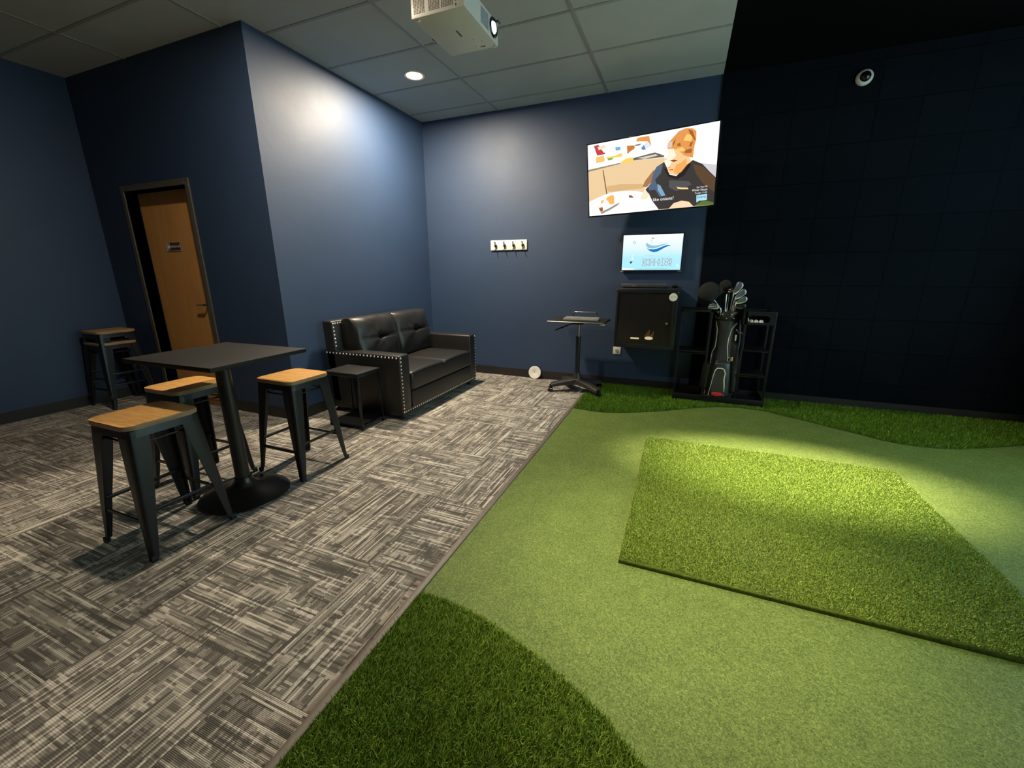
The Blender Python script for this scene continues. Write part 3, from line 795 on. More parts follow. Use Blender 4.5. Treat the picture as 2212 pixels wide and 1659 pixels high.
TV_POLYS = [((232,200,155),[(0,0.638),(0.275,0.698),(0.383,0.699),(0.625,0.675),(0.643,0.608),(0.567,0.572),(0.48,0.369),(0.464,0.257),(0.362,0.305),(0.175,0.301),(0,0.21)]),((120,92,55),[(0.125,0.638),(0.133,0.636),(0.165,0.293),(0.155,0.295)]),((214,176,125),[(0.276,0.41),(0.462,0.372),(0.463,0.315),(0.362,0.315),(0.188,0.319),(0.165,0.343),(0.163,0.404)]),((150,135,115),[(0,0.668),(0.275,0.698),(0.276,0.683),(0,0.64)]),((105,98,88),[(0.382,0.732),(0.552,0.76),(0.622,0.702),(0.622,0.683),(0.382,0.701)]),((215,205,190),[(0.417,0.723),(0.558,0.736),(0.575,0.714),(0.475,0.699)]),((247,205,95),[(0.282,0.706),(0.323,0.742),(0.376,0.742),(0.385,0.717),(0.371,0.684),(0.3,0.681)]),((190,60,62),[(0.054,0.976),(0.092,0.984),(0.094,0.876),(0.15,0.866),(0.147,0.843),(0.081,0.844),(0.069,0.92)]),((246,192,112),[(0.071,0.824),(0.141,0.826),(0.146,0.748),(0.07,0.743)]),((243,205,90),[(0.159,0.8),(0.233,0.802),(0.287,0.825),(0.296,0.776),(0.165,0.777)]),((110,170,50),[(0.171,0.78),(0.215,0.779),(0.212,0.756),(0.174,0.754)]),((110,175,205),[(0.236,0.912),(0.275,0.906),(0.281,0.863),(0.239,0.865)]),((235,215,190),[(0.085,0.953),(0.154,0.967),(0.16,0.933),(0.097,0.908)]),((195,120,50),[(0.331,0.904),(0.392,0.892),(0.393,0.852),(0.358,0.825),(0.335,0.794)]),((225,150,75),[(0.403,0.938),(0.414,0.979),(0.504,0.978),(0.523,0.843),(0.494,0.913),(0.443,0.927)]),((215,225,240),[(0.444,0.856),(0.488,0.914),(0.52,0.844),(0.45,0.818)]),((90,130,180),[(0.444,0.838),(0.466,0.876),(0.461,0.842),(0.481,0.814),(0.456,0.817)]),((110,100,90),[(0.395,0.896),(0.449,0.899),(0.432,0.881),(0.398,0.882)]),((255,252,246),[(0,0.213),(0.078,0.258),(0.188,0.309),(0.313,0.313),(0.41,0.291),(0.47,0.256),(0.513,0.122),(0.597,0.009),(0.0,0.0)]),((150,145,140),[(0.102,0.046),(0.174,0.087),(0.239,0.138),(0.277,0.157),(0.251,0.116),(0.187,0.064),(0.108,0.015)]),((243,180,92),[(0.156,0.244),(0.194,0.272),(0.223,0.262),(0.22,0.212),(0.201,0.195),(0.226,0.15),(0.188,0.141),(0.172,0.19),(0.156,0.213)]),((236,190,120),[(0.11,0.211),(0.136,0.227),(0.129,0.177),(0.103,0.161)]),((160,90,50),[(0.086,0.111),(0.122,0.116),(0.125,0.063),(0.102,0.051)]),((150,80,50),[(0.35,0.244),(0.375,0.235),(0.39,0.202),(0.351,0.209)]),((205,203,205),[(0.875,0.547),(0.998,0.496),(1.0,0.341),(0.956,0.42)]),((60,56,54),[(0.626,0.621),(0.567,0.572),(0.541,0.496),(0.537,0.395),(0.504,0.326),(0.484,0.292),(0.517,0.218),(0.542,0.127),(0.594,0.006),(0.682,0.002),(0.856,0.004),(1.0,0),(1.0,0.341),(0.956,0.42),(0.901,0.528),(0.833,0.592),(0.803,0.569),(0.765,0.464),(0.719,0.42),(0.669,0.449),(0.639,0.555)]),((165,118,75),[(0.479,0.407),(0.551,0.549),(0.542,0.496),(0.537,0.395),(0.498,0.327),(0.46,0.335)]),((84,100,122),[(0.567,0.572),(0.616,0.597),(0.602,0.482),(0.559,0.409),(0.572,0.35),(0.632,0.188),(0.598,0.175),(0.562,0.277),(0.516,0.276),(0.504,0.326),(0.537,0.395),(0.542,0.496)]),((125,165,195),[(0.578,0.349),(0.601,0.325),(0.643,0.186),(0.615,0.179),(0.582,0.263)]),((92,70,50),[(0.834,0.544),(0.908,0.492),(0.998,0.333),(0.998,0.157),(0.917,0.28),(0.86,0.416)]),((84,82,84),[(0.666,0.377),(0.811,0.337),(0.834,0.287),(0.725,0.227),(0.668,0.284)]),((38,33,30),[(0.639,0.546),(0.669,0.449),(0.719,0.42),(0.765,0.464),(0.803,0.569),(0.822,0.538),(0.777,0.416),(0.725,0.378),(0.659,0.424),(0.626,0.531)]),((250,212,145),[(0.726,0.282),(0.761,0.264),(0.809,0.254),(0.813,0.233),(0.762,0.242),(0.732,0.258)]),((253,200,145),[(0.644,0.784),(0.656,0.685),(0.626,0.666),(0.626,0.612),(0.651,0.526),(0.657,0.488),(0.674,0.453),(0.718,0.433),(0.754,0.466),(0.788,0.538),(0.825,0.581),(0.8,0.639),(0.777,0.697),(0.718,0.764)]),((255,236,212),[(0.647,0.775),(0.692,0.762),(0.71,0.679),(0.69,0.641),(0.664,0.621),(0.664,0.55),(0.647,0.544),(0.627,0.612),(0.626,0.666),(0.657,0.675)]),((244,168,92),[(0.714,0.564),(0.75,0.582),(0.785,0.626),(0.793,0.541),(0.754,0.466),(0.718,0.437),(0.695,0.479)]),((118,72,42),[(0.664,0.628),(0.691,0.632),(0.726,0.616),(0.697,0.602)]),((170,90,62),[(0.664,0.516),(0.694,0.513),(0.693,0.501),(0.668,0.505)]),((140,150,160),[(0.623,0.653),(0.642,0.659),(0.642,0.647)]),((200,120,75),[(0.655,0.549),(0.671,0.548),(0.668,0.536)]),((224,150,80),[(0.641,0.794),(0.65,0.851),(0.682,0.902),(0.722,0.966),(0.772,0.988),(0.817,0.974),(0.846,0.933),(0.848,0.829),(0.836,0.749),(0.83,0.649),(0.815,0.653),(0.832,0.621),(0.8,0.639),(0.768,0.665),(0.735,0.721),(0.686,0.773),(0.652,0.777)]),((252,200,112),[(0.78,0.916),(0.826,0.894),(0.813,0.823),(0.757,0.847)]),((252,200,112),[(0.692,0.754),(0.754,0.771),(0.776,0.723),(0.746,0.718)]),((165,95,45),[(0.679,0.835),(0.704,0.887),(0.695,0.83),(0.686,0.799)]),((165,95,45),[(0.716,0.816),(0.737,0.827),(0.743,0.783),(0.717,0.79)]),((165,95,45),[(0.788,0.971),(0.819,0.945),(0.844,0.831),(0.838,0.824),(0.8,0.918)]),((165,95,45),[(0.809,0.807),(0.829,0.818),(0.816,0.755),(0.8,0.767)]),((165,95,45),[(0.767,0.699),(0.781,0.73),(0.822,0.736),(0.821,0.685),(0.793,0.684)]),((218,196,176),[(0.641,0.794),(0.657,0.858),(0.684,0.859),(0.675,0.784)]),((255,226,192),[(0.447,0.192),(0.464,0.257),(0.481,0.287),(0.517,0.228),(0.509,0.181),(0.483,0.161),(0.454,0.162)]),((250,215,176),[(0.673,0.003),(0.708,0.07),(0.767,0.093),(0.822,0.07),(0.856,0.006)]),((95,115,50),[(0.861,0.006),(0.882,0.022),(0.916,0.063),(0.958,0.056),(0.999,0.029),(1.0,0)]),((172,220,242),[(0.874,0.143),(0.949,0.148),(0.95,0.07),(0.895,0.068),(0.877,0.049)])]
TV_TEXT = [("don't like onions?",0.467,0.124,0.706,0.122,0.045,(250,250,250)),('Get Your Fill',0.872,0.233,0.947,0.233,0.022,(235,235,235)),('Winter House',0.84,0.197,0.949,0.195,0.028,(250,250,250)),('Tonight 11:00',0.86,0.162,0.947,0.159,0.021,(235,235,235)),('bravo',0.883,0.1,0.941,0.102,0.037,(35,70,95))]
MON_POLYS = [((150,195,215),[(0.403,0.781),(0.442,0.729),(0.502,0.69),(0.578,0.688),(0.675,0.723),(0.731,0.737),(0.771,0.73),(0.704,0.709),(0.621,0.655),(0.554,0.617),(0.495,0.609),(0.435,0.63),(0.404,0.678),(0.396,0.725)]),((16,122,200),[(0.415,0.623),(0.455,0.595),(0.52,0.585),(0.601,0.607),(0.678,0.661),(0.734,0.692),(0.779,0.698),(0.819,0.662),(0.77,0.668),(0.72,0.634),(0.65,0.568),(0.589,0.515),(0.537,0.503),(0.489,0.526),(0.451,0.564)]),((170,170,165),[(0.487,0.918),(0.493,0.918),(0.488,0.802),(0.482,0.802)]),((90,92,90),[(0.489,0.92),(0.506,0.906),(0.526,0.906),(0.526,0.882),(0.507,0.886),(0.491,0.894)]),((185,190,190),[(0.51,0.758),(0.509,0.755),(0.505,0.754),(0.5,0.753),(0.493,0.753),(0.488,0.754),(0.484,0.756),(0.482,0.759),(0.483,0.761),(0.487,0.763),(0.493,0.764),(0.499,0.764),(0.505,0.762),(0.509,0.76)]),((165,165,165),[(0.218,0.794),(0.217,0.777),(0.211,0.764),(0.202,0.757),(0.191,0.757),(0.181,0.765),(0.174,0.778),(0.17,0.795),(0.172,0.811),(0.178,0.824),(0.187,0.831),(0.198,0.831),(0.208,0.823),(0.215,0.81)]),((255,255,255),[(0.209,0.794),(0.208,0.784),(0.205,0.775),(0.199,0.771),(0.192,0.771),(0.186,0.776),(0.181,0.784),(0.179,0.795),(0.18,0.805),(0.184,0.813),(0.19,0.817),(0.197,0.817),(0.203,0.812),(0.207,0.804)]),((165,165,165),[(0.187,0.768),(0.205,0.767),(0.198,0.747)]),((45,60,75),[(0.135,0.222),(0.146,0.249),(0.181,0.246),(0.184,0.227),(0.164,0.212),(0.159,0.178),(0.142,0.202)]),((238,252,255),[(0.202,0.328),(0.201,0.313),(0.196,0.301),(0.188,0.294),(0.179,0.294),(0.17,0.301),(0.164,0.313),(0.161,0.329),(0.162,0.344),(0.167,0.356),(0.175,0.362),(0.185,0.362),(0.193,0.356),(0.2,0.343)]),((232,250,255),[(0.17,0.444),(0.194,0.444),(0.189,0.357),(0.177,0.357)]),((232,250,255),[(0.969,0.122),(0.968,0.106),(0.964,0.094),(0.956,0.087),(0.947,0.087),(0.938,0.093),(0.931,0.106),(0.928,0.121),(0.929,0.137),(0.934,0.15),(0.942,0.156),(0.951,0.156),(0.96,0.15),(0.966,0.137)]),((130,175,195),[(0.279,0.029),(0.788,0.033),(0.788,0.025),(0.28,0.02)]),((255,255,255),[(0.016,0.057),(0.215,0.031),(0.217,0.001),(0.003,0)]),((140,190,205),[(0.364,0.377),(0.363,0.371),(0.361,0.369),(0.358,0.371),(0.357,0.377),(0.357,0.383),(0.36,0.386),(0.363,0.383)]),((140,190,205),[(0.417,0.403),(0.416,0.395),(0.412,0.391),(0.408,0.395),(0.405,0.404),(0.407,0.412),(0.411,0.416),(0.415,0.412)]),((140,190,205),[(0.476,0.401),(0.475,0.392),(0.47,0.388),(0.466,0.392),(0.463,0.401),(0.465,0.411),(0.469,0.414),(0.474,0.41)]),((140,190,205),[(0.528,0.402),(0.527,0.394),(0.523,0.39),(0.519,0.394),(0.516,0.403),(0.518,0.411),(0.521,0.415),(0.526,0.411)]),((140,190,205),[(0.585,0.388),(0.585,0.382),(0.582,0.379),(0.58,0.382),(0.578,0.388),(0.579,0.394),(0.581,0.396),(0.584,0.394)]),((140,190,205),[(0.681,0.38),(0.68,0.372),(0.676,0.368),(0.672,0.372),(0.67,0.38),(0.671,0.389),(0.675,0.393),(0.679,0.389)]),((140,190,205),[(0.739,0.384),(0.739,0.378),(0.737,0.376),(0.735,0.378),(0.733,0.384),(0.734,0.389),(0.736,0.391),(0.738,0.389)]),((140,190,205),[(0.794,0.377),(0.794,0.369),(0.79,0.366),(0.787,0.369),(0.785,0.377),(0.786,0.384),(0.789,0.387),(0.793,0.384)]),((140,190,205),[(0.843,0.402),(0.842,0.394),(0.839,0.391),(0.836,0.394),(0.834,0.402),(0.835,0.409),(0.838,0.412),(0.841,0.409)])]
MON_TEXT = [('SIMULATOR',0.351,0.212,0.861,0.217,0.116,(168,160,168))]
TVW = 1.20; TVH = TVW*9/16
tv = thing('television', 'large wall television showing a woman eating at a table', 'television', (-.425, 4.442, 2.187))
def tvm():
    yaw, tilt, roll = -.161, .163, .017
    r = Vector((math.cos(yaw), math.sin(yaw), 0)); n_ = Vector((math.sin(yaw), -math.cos(yaw), 0)); u = Vector((0,0,1))
    u2 = math.cos(tilt)*u + math.sin(tilt)*n_
    r2 = math.cos(roll)*r + math.sin(roll)*u2; u3 = -math.sin(roll)*r + math.cos(roll)*u2
    nn = r2.cross(u3)   # towards the viewer is -local y
    return Matrix(((r2.x, -nn.x, u3.x), (r2.y, -nn.y, u3.y), (r2.z, -nn.z, u3.z)))
R3 = tvm(); tv.rotation_euler = R3.to_euler()
bz = .010
MB().box(-TVW/2, TVW/2, .004, .028, -TVH/2, TVH/2, .003).box(-.42, .42, .026, .055, -.28, .12, .012).build('housing', M['black_plastic'], tv)
fr = MB()
for a in ((-TVW/2, TVW/2, TVH/2-bz, TVH/2), (-TVW/2, TVW/2, -TVH/2, -TVH/2+bz*1.4), (-TVW/2, -TVW/2+bz, -TVH/2, TVH/2), (TVW/2-bz, TVW/2, -TVH/2, TVH/2)):
    fr.box(a[0], a[1], -.004, .006, a[2], a[3], .0015)
fr.build('bezel', M['gloss_black'], tv)
sw, sh = TVW-2*bz, TVH-2.4*bz
pt = picture(tv, 'screen', sw, sh, TV_POLYS, TV_TEXT, M['tv_pic'], [(0, (255, 253, 247)), (.6, (255, 253, 248)), (1, (250, 253, 255))])
pt.location = (0, .0035, .2*bz)
# swing arm
Mi = R3.inverted()
wl = lambda x, y, z: Mi @ (Vector((x, y, z)) - Vector((-.425, 4.442, 2.187)))
ar = MB(); p0, p1 = wl(-.46, YB-.05, 2.15), wl(-.25, 4.66, 2.15); p2 = Vector((0, .055, 0))
ar.tube([p0, p1], .018, 10).tube([p1, p2], .018, 10).box(-.2, .2, .055, .065, -.2, .2)
ar.build('swing_arm', M['black_metal'], tv)
pl = MB().box(-.56, -.36, YB-.05, YB-.003, 2.02, 2.28, .004)
for v in pl.bm.verts: v.co = wl(*v.co)
pl.build('wall_plate', M['black_metal'], tv)

mo = thing('monitor', 'small wall monitor with a pale blue golf simulator screen', 'monitor', (-.355, YB, 1.4905))
MW, MH = .617, .378
MB().box(-MW/2, MW/2, -.048, -.012, -MH/2, MH/2, .004).box(-.15, .15, -.012, 0, -.12, .12).build('housing', M['black_plastic'], mo)
fr = MB(); b1, b2 = .013, .011
for a in ((-MW/2, MW/2, MH/2-b2, MH/2), (-MW/2, MW/2, -MH/2, -MH/2+b1), (-MW/2, -MW/2+b1, -MH/2, MH/2), (MW/2-b1, MW/2, -MH/2, MH/2)):
    fr.box(a[0], a[1], -.054, -.047, a[2], a[3], .001)
fr.build('bezel', M['black_plastic'], mo)
p_ = picture(mo, 'screen', MW-2*b1, MH-b1-b2, MON_POLYS, MON_TEXT, M['mon_pic'], [(0, (178, 240, 255)), (.35, (182, 241, 255)), (.62, (228, 249, 255)), (1, (255, 255, 255))])
p_.location = (0, -.0485, .001)
mm = MB()
for x in (-.29, .29): mm.box(x-.018, x+.018, -.056, -.04, -MH/2-.004, -MH/2+.003, .001)
split(mm.build('bottom_clip', M['steel'], mo))

# ------------------------------------------------------------------ equipment cabinet
cb = thing('equipment_cabinet', 'black wall-mounted equipment cabinet with a tinted glass door', 'cabinet', (-.337, YB, .535))
cw2, ch2, cdp = .297, .598, .395
b_ = MB(); tk = .015
b_.box(-cw2, cw2, -cdp, 0, 0, tk).box(-cw2, cw2, -cdp, 0, ch2-tk, ch2, .003).box(-cw2, -cw2+tk, -cdp, 0, tk, ch2-tk).box(cw2-tk, cw2, -cdp, 0, tk, ch2-tk).box(-cw2+tk, cw2-tk, -.01, 0, tk, ch2-tk)
b_.build('body', M['black_metal'], cb, smooth=False)
dr = MB()
for a in ((-cw2, cw2, 0, .038), (-cw2, cw2, ch2-.038, ch2-.002), (-cw2, -cw2+.022, .038, ch2-.038), (cw2-.052, cw2, .038, ch2-.038)):
    dr.box(a[0]+.001, a[1]-.001, -cdp-.022, -cdp-.002, a[2], a[3], .002)
dro = dr.build('door', M['black_metal'], cb)
MB().box(-cw2+.022, cw2-.052, -cdp-.016, -cdp-.010, .038, ch2-.038).build('glass', M['tint_glass'], dro, smooth=False)
lk = MB(); lk.lathe([(.0, 0), (.011, 0), (.011, .006), (.006, .008), (.0, .008)], (cw2-.090, -cdp-.018, .265), 'y', 20)
for v in lk.bm.verts: v.co.y = 2*(-cdp-.018)-v.co.y
lk.build('lock', M['chrome'], dro)
sk = MB(); sk.lathe([(.0, 0), (.0375, 0), (.0385, .002), (.037, .006), (.0, .006)], (cw2-.050, -cdp-.024, .520), 'y', 40)
for v in sk.bm.verts: v.co.y = 2*(-cdp-.024)-v.co.y
sko = sk.build('round_knob_cover', M['paper_white'], dro)
s2 = MB()
for x in (-.013, .015): s2.lathe([(.0, 0), (.006, 0), (.0, -.0006)], (cw2-.050+x, -cdp-.0302, .525), 'y', 14)
split(s2.build('dimple', plain('beige_dimple', (.5, .42, .34), .6), sko))
hs = MB()
for x, z in ((-cw2+.012, ch2-.012), (cw2-.006, ch2-.030)): hs.lathe([(.0, 0), (.006, 0), (.006, -.004), (.0, -.006)], (x, -cdp-.022, z), 'y', 12)
split(hs.build('hinge_pin', M['chrome'], dro))
# computer behind the glass
pcg = thing('computer', 'dark computer glowing amber behind the cabinet glass', 'computer', (-.337, YB-.05, .5505))
q = MB(); q.box(-.20, .16, -.29, -.02, .0, .40, .004); q.build('case', M['black_plastic'], pcg)
MB().box(-.137, -.052, -.300, -.291, .067, .082, .001).build('light_bar', M['led_white'], pcg)
q = MB(); q.lathe([(.0, 0), (.030, 0), (.040, .004), (.030, .010), (.0, .012)], (.045, -.302, .082), 'y', 20, sx=.42, sy=1.0)
q.build('glowing_fan', M['led_white'], pcg)
q = MB()
for i in range(7):
    x = .005+i*.013; q.box(x, x+.004, -.2945, -.291, .062+.01*(i % 3), .115+.018*((i*5) % 4))
q.build('indicator_lights', emis('dim_amber', (1, .5, .16), 2.2), pcg, smooth=False)
q = MB(); q.box(-.11, .02, -.297, -.291, .300, .306).box(-.03, .03, -.296, -.291, .255, .292).box(-.10, -.065, -.296, -.291, .14, .235)
q.build('front_trim', plain('dim_grey_trim', (.08, .075, .07), .4), pcg, smooth=False)
# things on top of the cabinet
rc = thing('media_box', 'flat dark grey box lying on top of the equipment cabinet', 'electronic device', (-.375, YB-.16, 1.1335))
MB().box(-.235, .225, -.13, .13, .006, .040, .004).build('case', plain('grey_black_case', (.05, .052, .052), .3), rc)
q = MB()
for x in (-.20, .19):
    for y in (-.10, .10): q.lathe([(.0, 0), (.012, 0), (.010, .007), (.0, .007)], (x, y, 0), 'z', 12)
split(q.build('foot', M['rubber'], rc))
q = MB().box(-.13, -.085, -.134, -.129, .016, .022, .001); q.build('front_label', M['steel'], rc)
q = MB().lathe([(.0, 0), (.007, 0), (.005, .005), (.0, .006)], (-.225, -.125, .040), 'z', 10).lathe([(.0, 0), (.007, 0), (.005, .005), (.0, .006)], (.205, -.125, .040), 'z', 10); split(q.build('screw', M['chrome'], rc))
rm = thing('small_gadget', 'small black gadget with a cord on the cabinet corner', 'electronic device', (-.085, YB-.18, 1.1335))
q = MB(); q.prism(rrect(-.032, .032, -.025, .025, .012, 4), 0, .028, bev=.004); q.build('case', M['gloss_black'], rm)
MB().tube([(.03, 0, .015), (.055, -.005, .012), (.072, .03, .004), (.05, .08, .004), (.0, .12, .004)], .003, 6).build('cord', M['black_plastic'], rm)

# ------------------------------------------------------------------ golf storage rack
GXc, GYc, GZ = .405, 4.42, .013
rk = thing('golf_rack', 'black metal golf storage rack holding the bag', 'rack', (GXc, GYc, GZ))
x0, x1 = -.413, .407; dpt = .34; ht = .925
def post(x, y, z1=ht): return MB().box(x-.010, x+.010, y-.010, y+.010, 0, z1, .002)
for x in (x0+.010, -.135, .160, x1-.010):
    for y in (.010, dpt-.010): post(x, y).build('post', M['rack'], rk)
MB().box(x0, -.125, 0, .020, ht-.02, ht, .002).box(x0, -.125, dpt-.02, dpt, ht-.02, ht, .002).box(x0, x0+.02, .02, dpt-.02, ht-.02, ht).box(-.145, -.125, .02, dpt-.02, ht-.02, ht).build('top_frame', M['rack'], rk)
MB().box(x0+.02, -.145, 0, dpt, .500, .512, .002).box(x0+.02, -.145, 0, .008, .496, .524).build('shelf', M['rack'], rk)
MB().box(.170, x1-.02, 0, dpt, .306, .316, .002).box(.170, x1-.02, 0, .008, .300, .324).build('shelf', M['rack'], rk)
MB().box(.170, x1-.02, 0, dpt, .546, .554, .002).build('shelf', M['rack'], rk)
MB().box(x0, x1, 0, dpt, .020, .032, .002).box(x0, x1, -.002, .012, .014, .075, .002).box(x0, x0+.012, .012, dpt, .020, .075).box(x1-.012, x1, .012, dpt, .020, .075).build('base_tray', M['rack'], rk)
split(MB().tube([(-.155, -.009, .080), (-.020, -.009, .080)], .005, 8).tube([(-.130, -.010, .022), (.010, -.010, .022)], .005, 8).build('chrome_rail', M['chrome'], rk))
bn = MB(); bx0, bx1, bz0, bz1 = .140, x1-.018, .800, .925
bn.box(bx0, bx1, .002, dpt-.02, bz0, bz0+.006).box(bx0, bx1, dpt-.03, dpt-.024, bz0, bz1).box(bx0, bx0+.005, .002, dpt-.03, bz0, bz1).box(bx1-.005, bx1, .002, dpt-.03, bz0, bz1)
# front sheet with an oval slot
o_ = rrect(bx0, bx1, bz0, bz1, .004, 3); i_ = rrect(bx0+.035, bx1-.035, bz0+.022, bz1-.040, .026, 3)
bm = bn.bm; vo = [bm.verts.new((x, .0, z)) for x, z in o_]; vi = [bm.verts.new((x, .0, z)) for x, z in i_]
vo2 = [bm.verts.new((x, .003, z)) for x, z in o_]; vi2 = [bm.verts.new((x, .003, z)) for x, z in i_]
for p, q in ((vo, vi), (vi, vi2), (vi2, vo2), (vo2, vo)): bn._bridge(p, q)
bn.build('ball_bin', M['black_metal'], rk, smooth=False)
def ball():
    m = MB(); bmesh.ops.create_uvsphere(m.bm, u_segments=20, v_segments=12, radius=.02135); return m
gb = None
for i, (x, z) in enumerate(((.205, 0), (.247, 0), (.289, 0), (.176, .0))):
    loc = (GXc+x, GYc+.028+(i == 3)*.012, GZ+bz0+.006+.0214)
    if gb is None:
        gb = ball().build('golf_ball', M['ball'], None, loc=loc)
        o = gb
    else:
        o = gb.copy(); COL.objects.link(o); o.location = loc
    tag(o, ['golf ball second from the left in the rack bin', 'golf ball third from the left in the rack bin', 'rightmost golf ball in the rack bin', 'leftmost golf ball in the rack bin'][i], 'golf ball', 'golf balls in the rack bin')
tee = MB(); tee.prism([(-.012, 0), (.012, 0), (.004, .034), (-.006, .030)], -.003, .003, Matrix(((1,0,0,0),(0,0,-1,0),(0,1,0,0),(0,0,0,1))))
tee.build('score_card', M['paper_white'], None, smooth=False, loc=(GXc+.176, GYc+.008, GZ+bz0+.029))
tag(bpy.data.objects['score_card'], 'tiny folded white card standing before the leftmost golf ball', 'card')

# ------------------------------------------------------------------ golf bag
BX, BY, BZ = .420, 4.585, GZ+.034
bg = thing('golf_bag', 'black golf bag with white piping standing in the rack', 'golf bag', (BX, BY, BZ), 0)
LX = lambda x: x-BX
body = MB(); seg = 36
prof = [(0, .128, .105, .0), (.02, .134, .110, .0), (.20, .132, .112, .0), (.33, .122, .108, .0), (.45, .104, .098, .0), (.56, .096, .092, -.002), (.66, .094, .090, -.003), (.76, .100, .092, -.004), (.80, .104, .094, -.004)]
rings = [[body.bm.verts.new((rx*math.cos(2*PI*i/seg)+ox, ry*math.sin(2*PI*i/seg), z)) for i in range(seg)] for z, rx, ry, ox in prof]
for i in range(len(rings)-1): body._bridge(rings[i], rings[i+1])
body.bm.faces.new(rings[0]); body.build('body', M['dark_fabric'], bg, angle=60)
cf = MB()
pr2 = [(.79, .106, .096), (.795, .112, .102), (.83, .110, .100), (.868, .106, .097), (.874, .100, .092), (.868, .092, .084), (.80, .088, .080)]
rings = [[cf.bm.verts.new((rx*math.cos(2*PI*i/seg)-.004, ry*math.sin(2*PI*i/seg), z)) for i in range(seg)] for z, rx, ry in pr2]
for i in range(len(rings)-1): cf._bridge(rings[i], rings[i+1])
cf.bm.faces.new(rings[-1])
cfo = cf.build('top_cuff', M['black_plastic'], bg, angle=60)
sd = MB()
def front_y(x, z, off=0):
    for a, b in zip(prof, prof[1:]):
        if a[0] <= z <= b[0] or (b is prof[-1] and z > b[0]):
            t_ = min(1, (z-a[0])/(b[0]-a[0])); rx = a[1]+(b[1]-a[1])*t_; ry = a[2]+(b[2]-a[2])*t_; break
    return -ry*math.sqrt(max(0, 1-(x/rx)**2)) - off
for x, z in ((-.052, .848), (.028, .850), (-.075, .812), (-.015, .812), (.050, .814)):
    y = -.098*math.sqrt(1-(x/.112)**2)-.004
    sd.lathe([(.0, 0), (.0055, 0), (.004, -.003), (.0, -.004)], (x, y, z), 'y', 10)
split(sd.build('stud', M['nail'], cfo))
# pockets
pk = MB(); n = 22
def pocket(z0, z1, a0, a1, th, name, par=bg, mat='dark_fabric'):
    m = MB()
    def P(u, v):
        an = math.radians(a0+(a1-a0)*u); z = z0+(z1-z0)*v
        t_ = None
        for a, b in zip(prof, prof[1:]):
            if a[0] <= z <= b[0]: t_ = (z-a[0])/(b[0]-a[0]); rx = a[1]+(b[1]-a[1])*t_; ry = a[2]+(b[2]-a[2])*t_
        k = (1-abs(2*u-1)**6)**.25*(1-abs(2*v-1)**8)**.25 if 0 < u < 1 and 0 < v < 1 else 0
        k *= 1-.35*v
        return ((rx+th*k)*math.cos(an)-.002*0, (ry+th*k)*math.sin(an), z)
    m.grid(P, 20, 20); return m.build(name, M[mat], par, angle=80)
pocket(.03, .40, 236, 304, .055, 'front_pocket')
pocket(.08, .36, 150, 222, .050, 'side_pocket')
pocket(.06, .58, 312, 372, .050, 'side_pocket')
def pipe(pts, name='piping', r=.0046):
    P = []
    for x, z, off in pts: P.append((x, front_y(x, z, off), z))
    # smooth
    Q = []
    for i in range(len(P)-1):
        for k in range(4):
            t_ = k/4; Q.append(tuple(P[i][j]*(1-t_)+P[i+1][j]*t_ for j in range(3)))
    Q.append(P[-1]); MB().tube(Q, r, 6).build(name, M['white_piping'], bg)
pipe([(-.100*.95, .775, .004), (-.078, .70, .005), (-.076, .60, .005), (-.080, .52, .005), (-.098, .47, .006), (-.104, .36, .006), (-.112, .25, .008), (-.121, .12, .01), (-.124, .03, .01)])
pipe([(.088, .765, .004), (.045, .71, .005), (.030, .62, .005), (.026, .54, .005), (.040, .45, .006), (.044, .36, .010), (.036, .27, .020)])
pipe([(-.093, .03, .045), (-.080, .14, .050), (-.068, .25, .046), (-.058, .30, .044), (-.040, .325, .042), (.0, .328, .044), (.020, .318, .044), (.036, .28, .044), (.030, .22, .048), (.040, .15, .050), (.043, .05, .046)], r=.0054)
pipe([(.040, .430, .008), (.060, .430, .012), (.070, .415, .014), (.066, .395, .014), (.044, .388, .010)], 'pull_ring', .003)
q = MB(); q.lathe([(.0, 0), (.052, 0), (.048, -.006), (.0, -.008)], (-.014, -.118, .044), 'y', 28, sx=.42, sy=1)
q.build('red_badge', M['red'], bg, loc=(.0, -.040, .022))
q = MB()
q.tube([(.108, -.070, .80), (.125, -.090, .60), (.120, -.100, .40), (.112, -.085, .10)], .007, 8); q.tube([(.098, -.075, .40), (.115, -.098, .36)], .010, 8)
split(q.build('stand_leg', M['gun_metal'], bg))
q = MB(); q.tube([(.100, -.060, .70), (.150, -.07, .66), (.163, -.06, .52), (.135, -.06, .40)], [.010, .012, .012, .010], 8); q.build('shoulder_strap', M['dark_fabric'], bg)
q = MB(); q.tube([(-.125, -.02, .36), (-.160, -.03, .32), (-.165, -.03, .20), (-.130, -.03, .10)], [.006, .008, .008, .006], 8); q.build('side_handle', M['dark_fabric'], bg)
q = MB().box(.080, .093, -.112, -.106, .60, .66, .003).box(.074, .088, -.116, -.110, .40, .44, .003); split(q.build('buckle', M['white_piping'], bg))

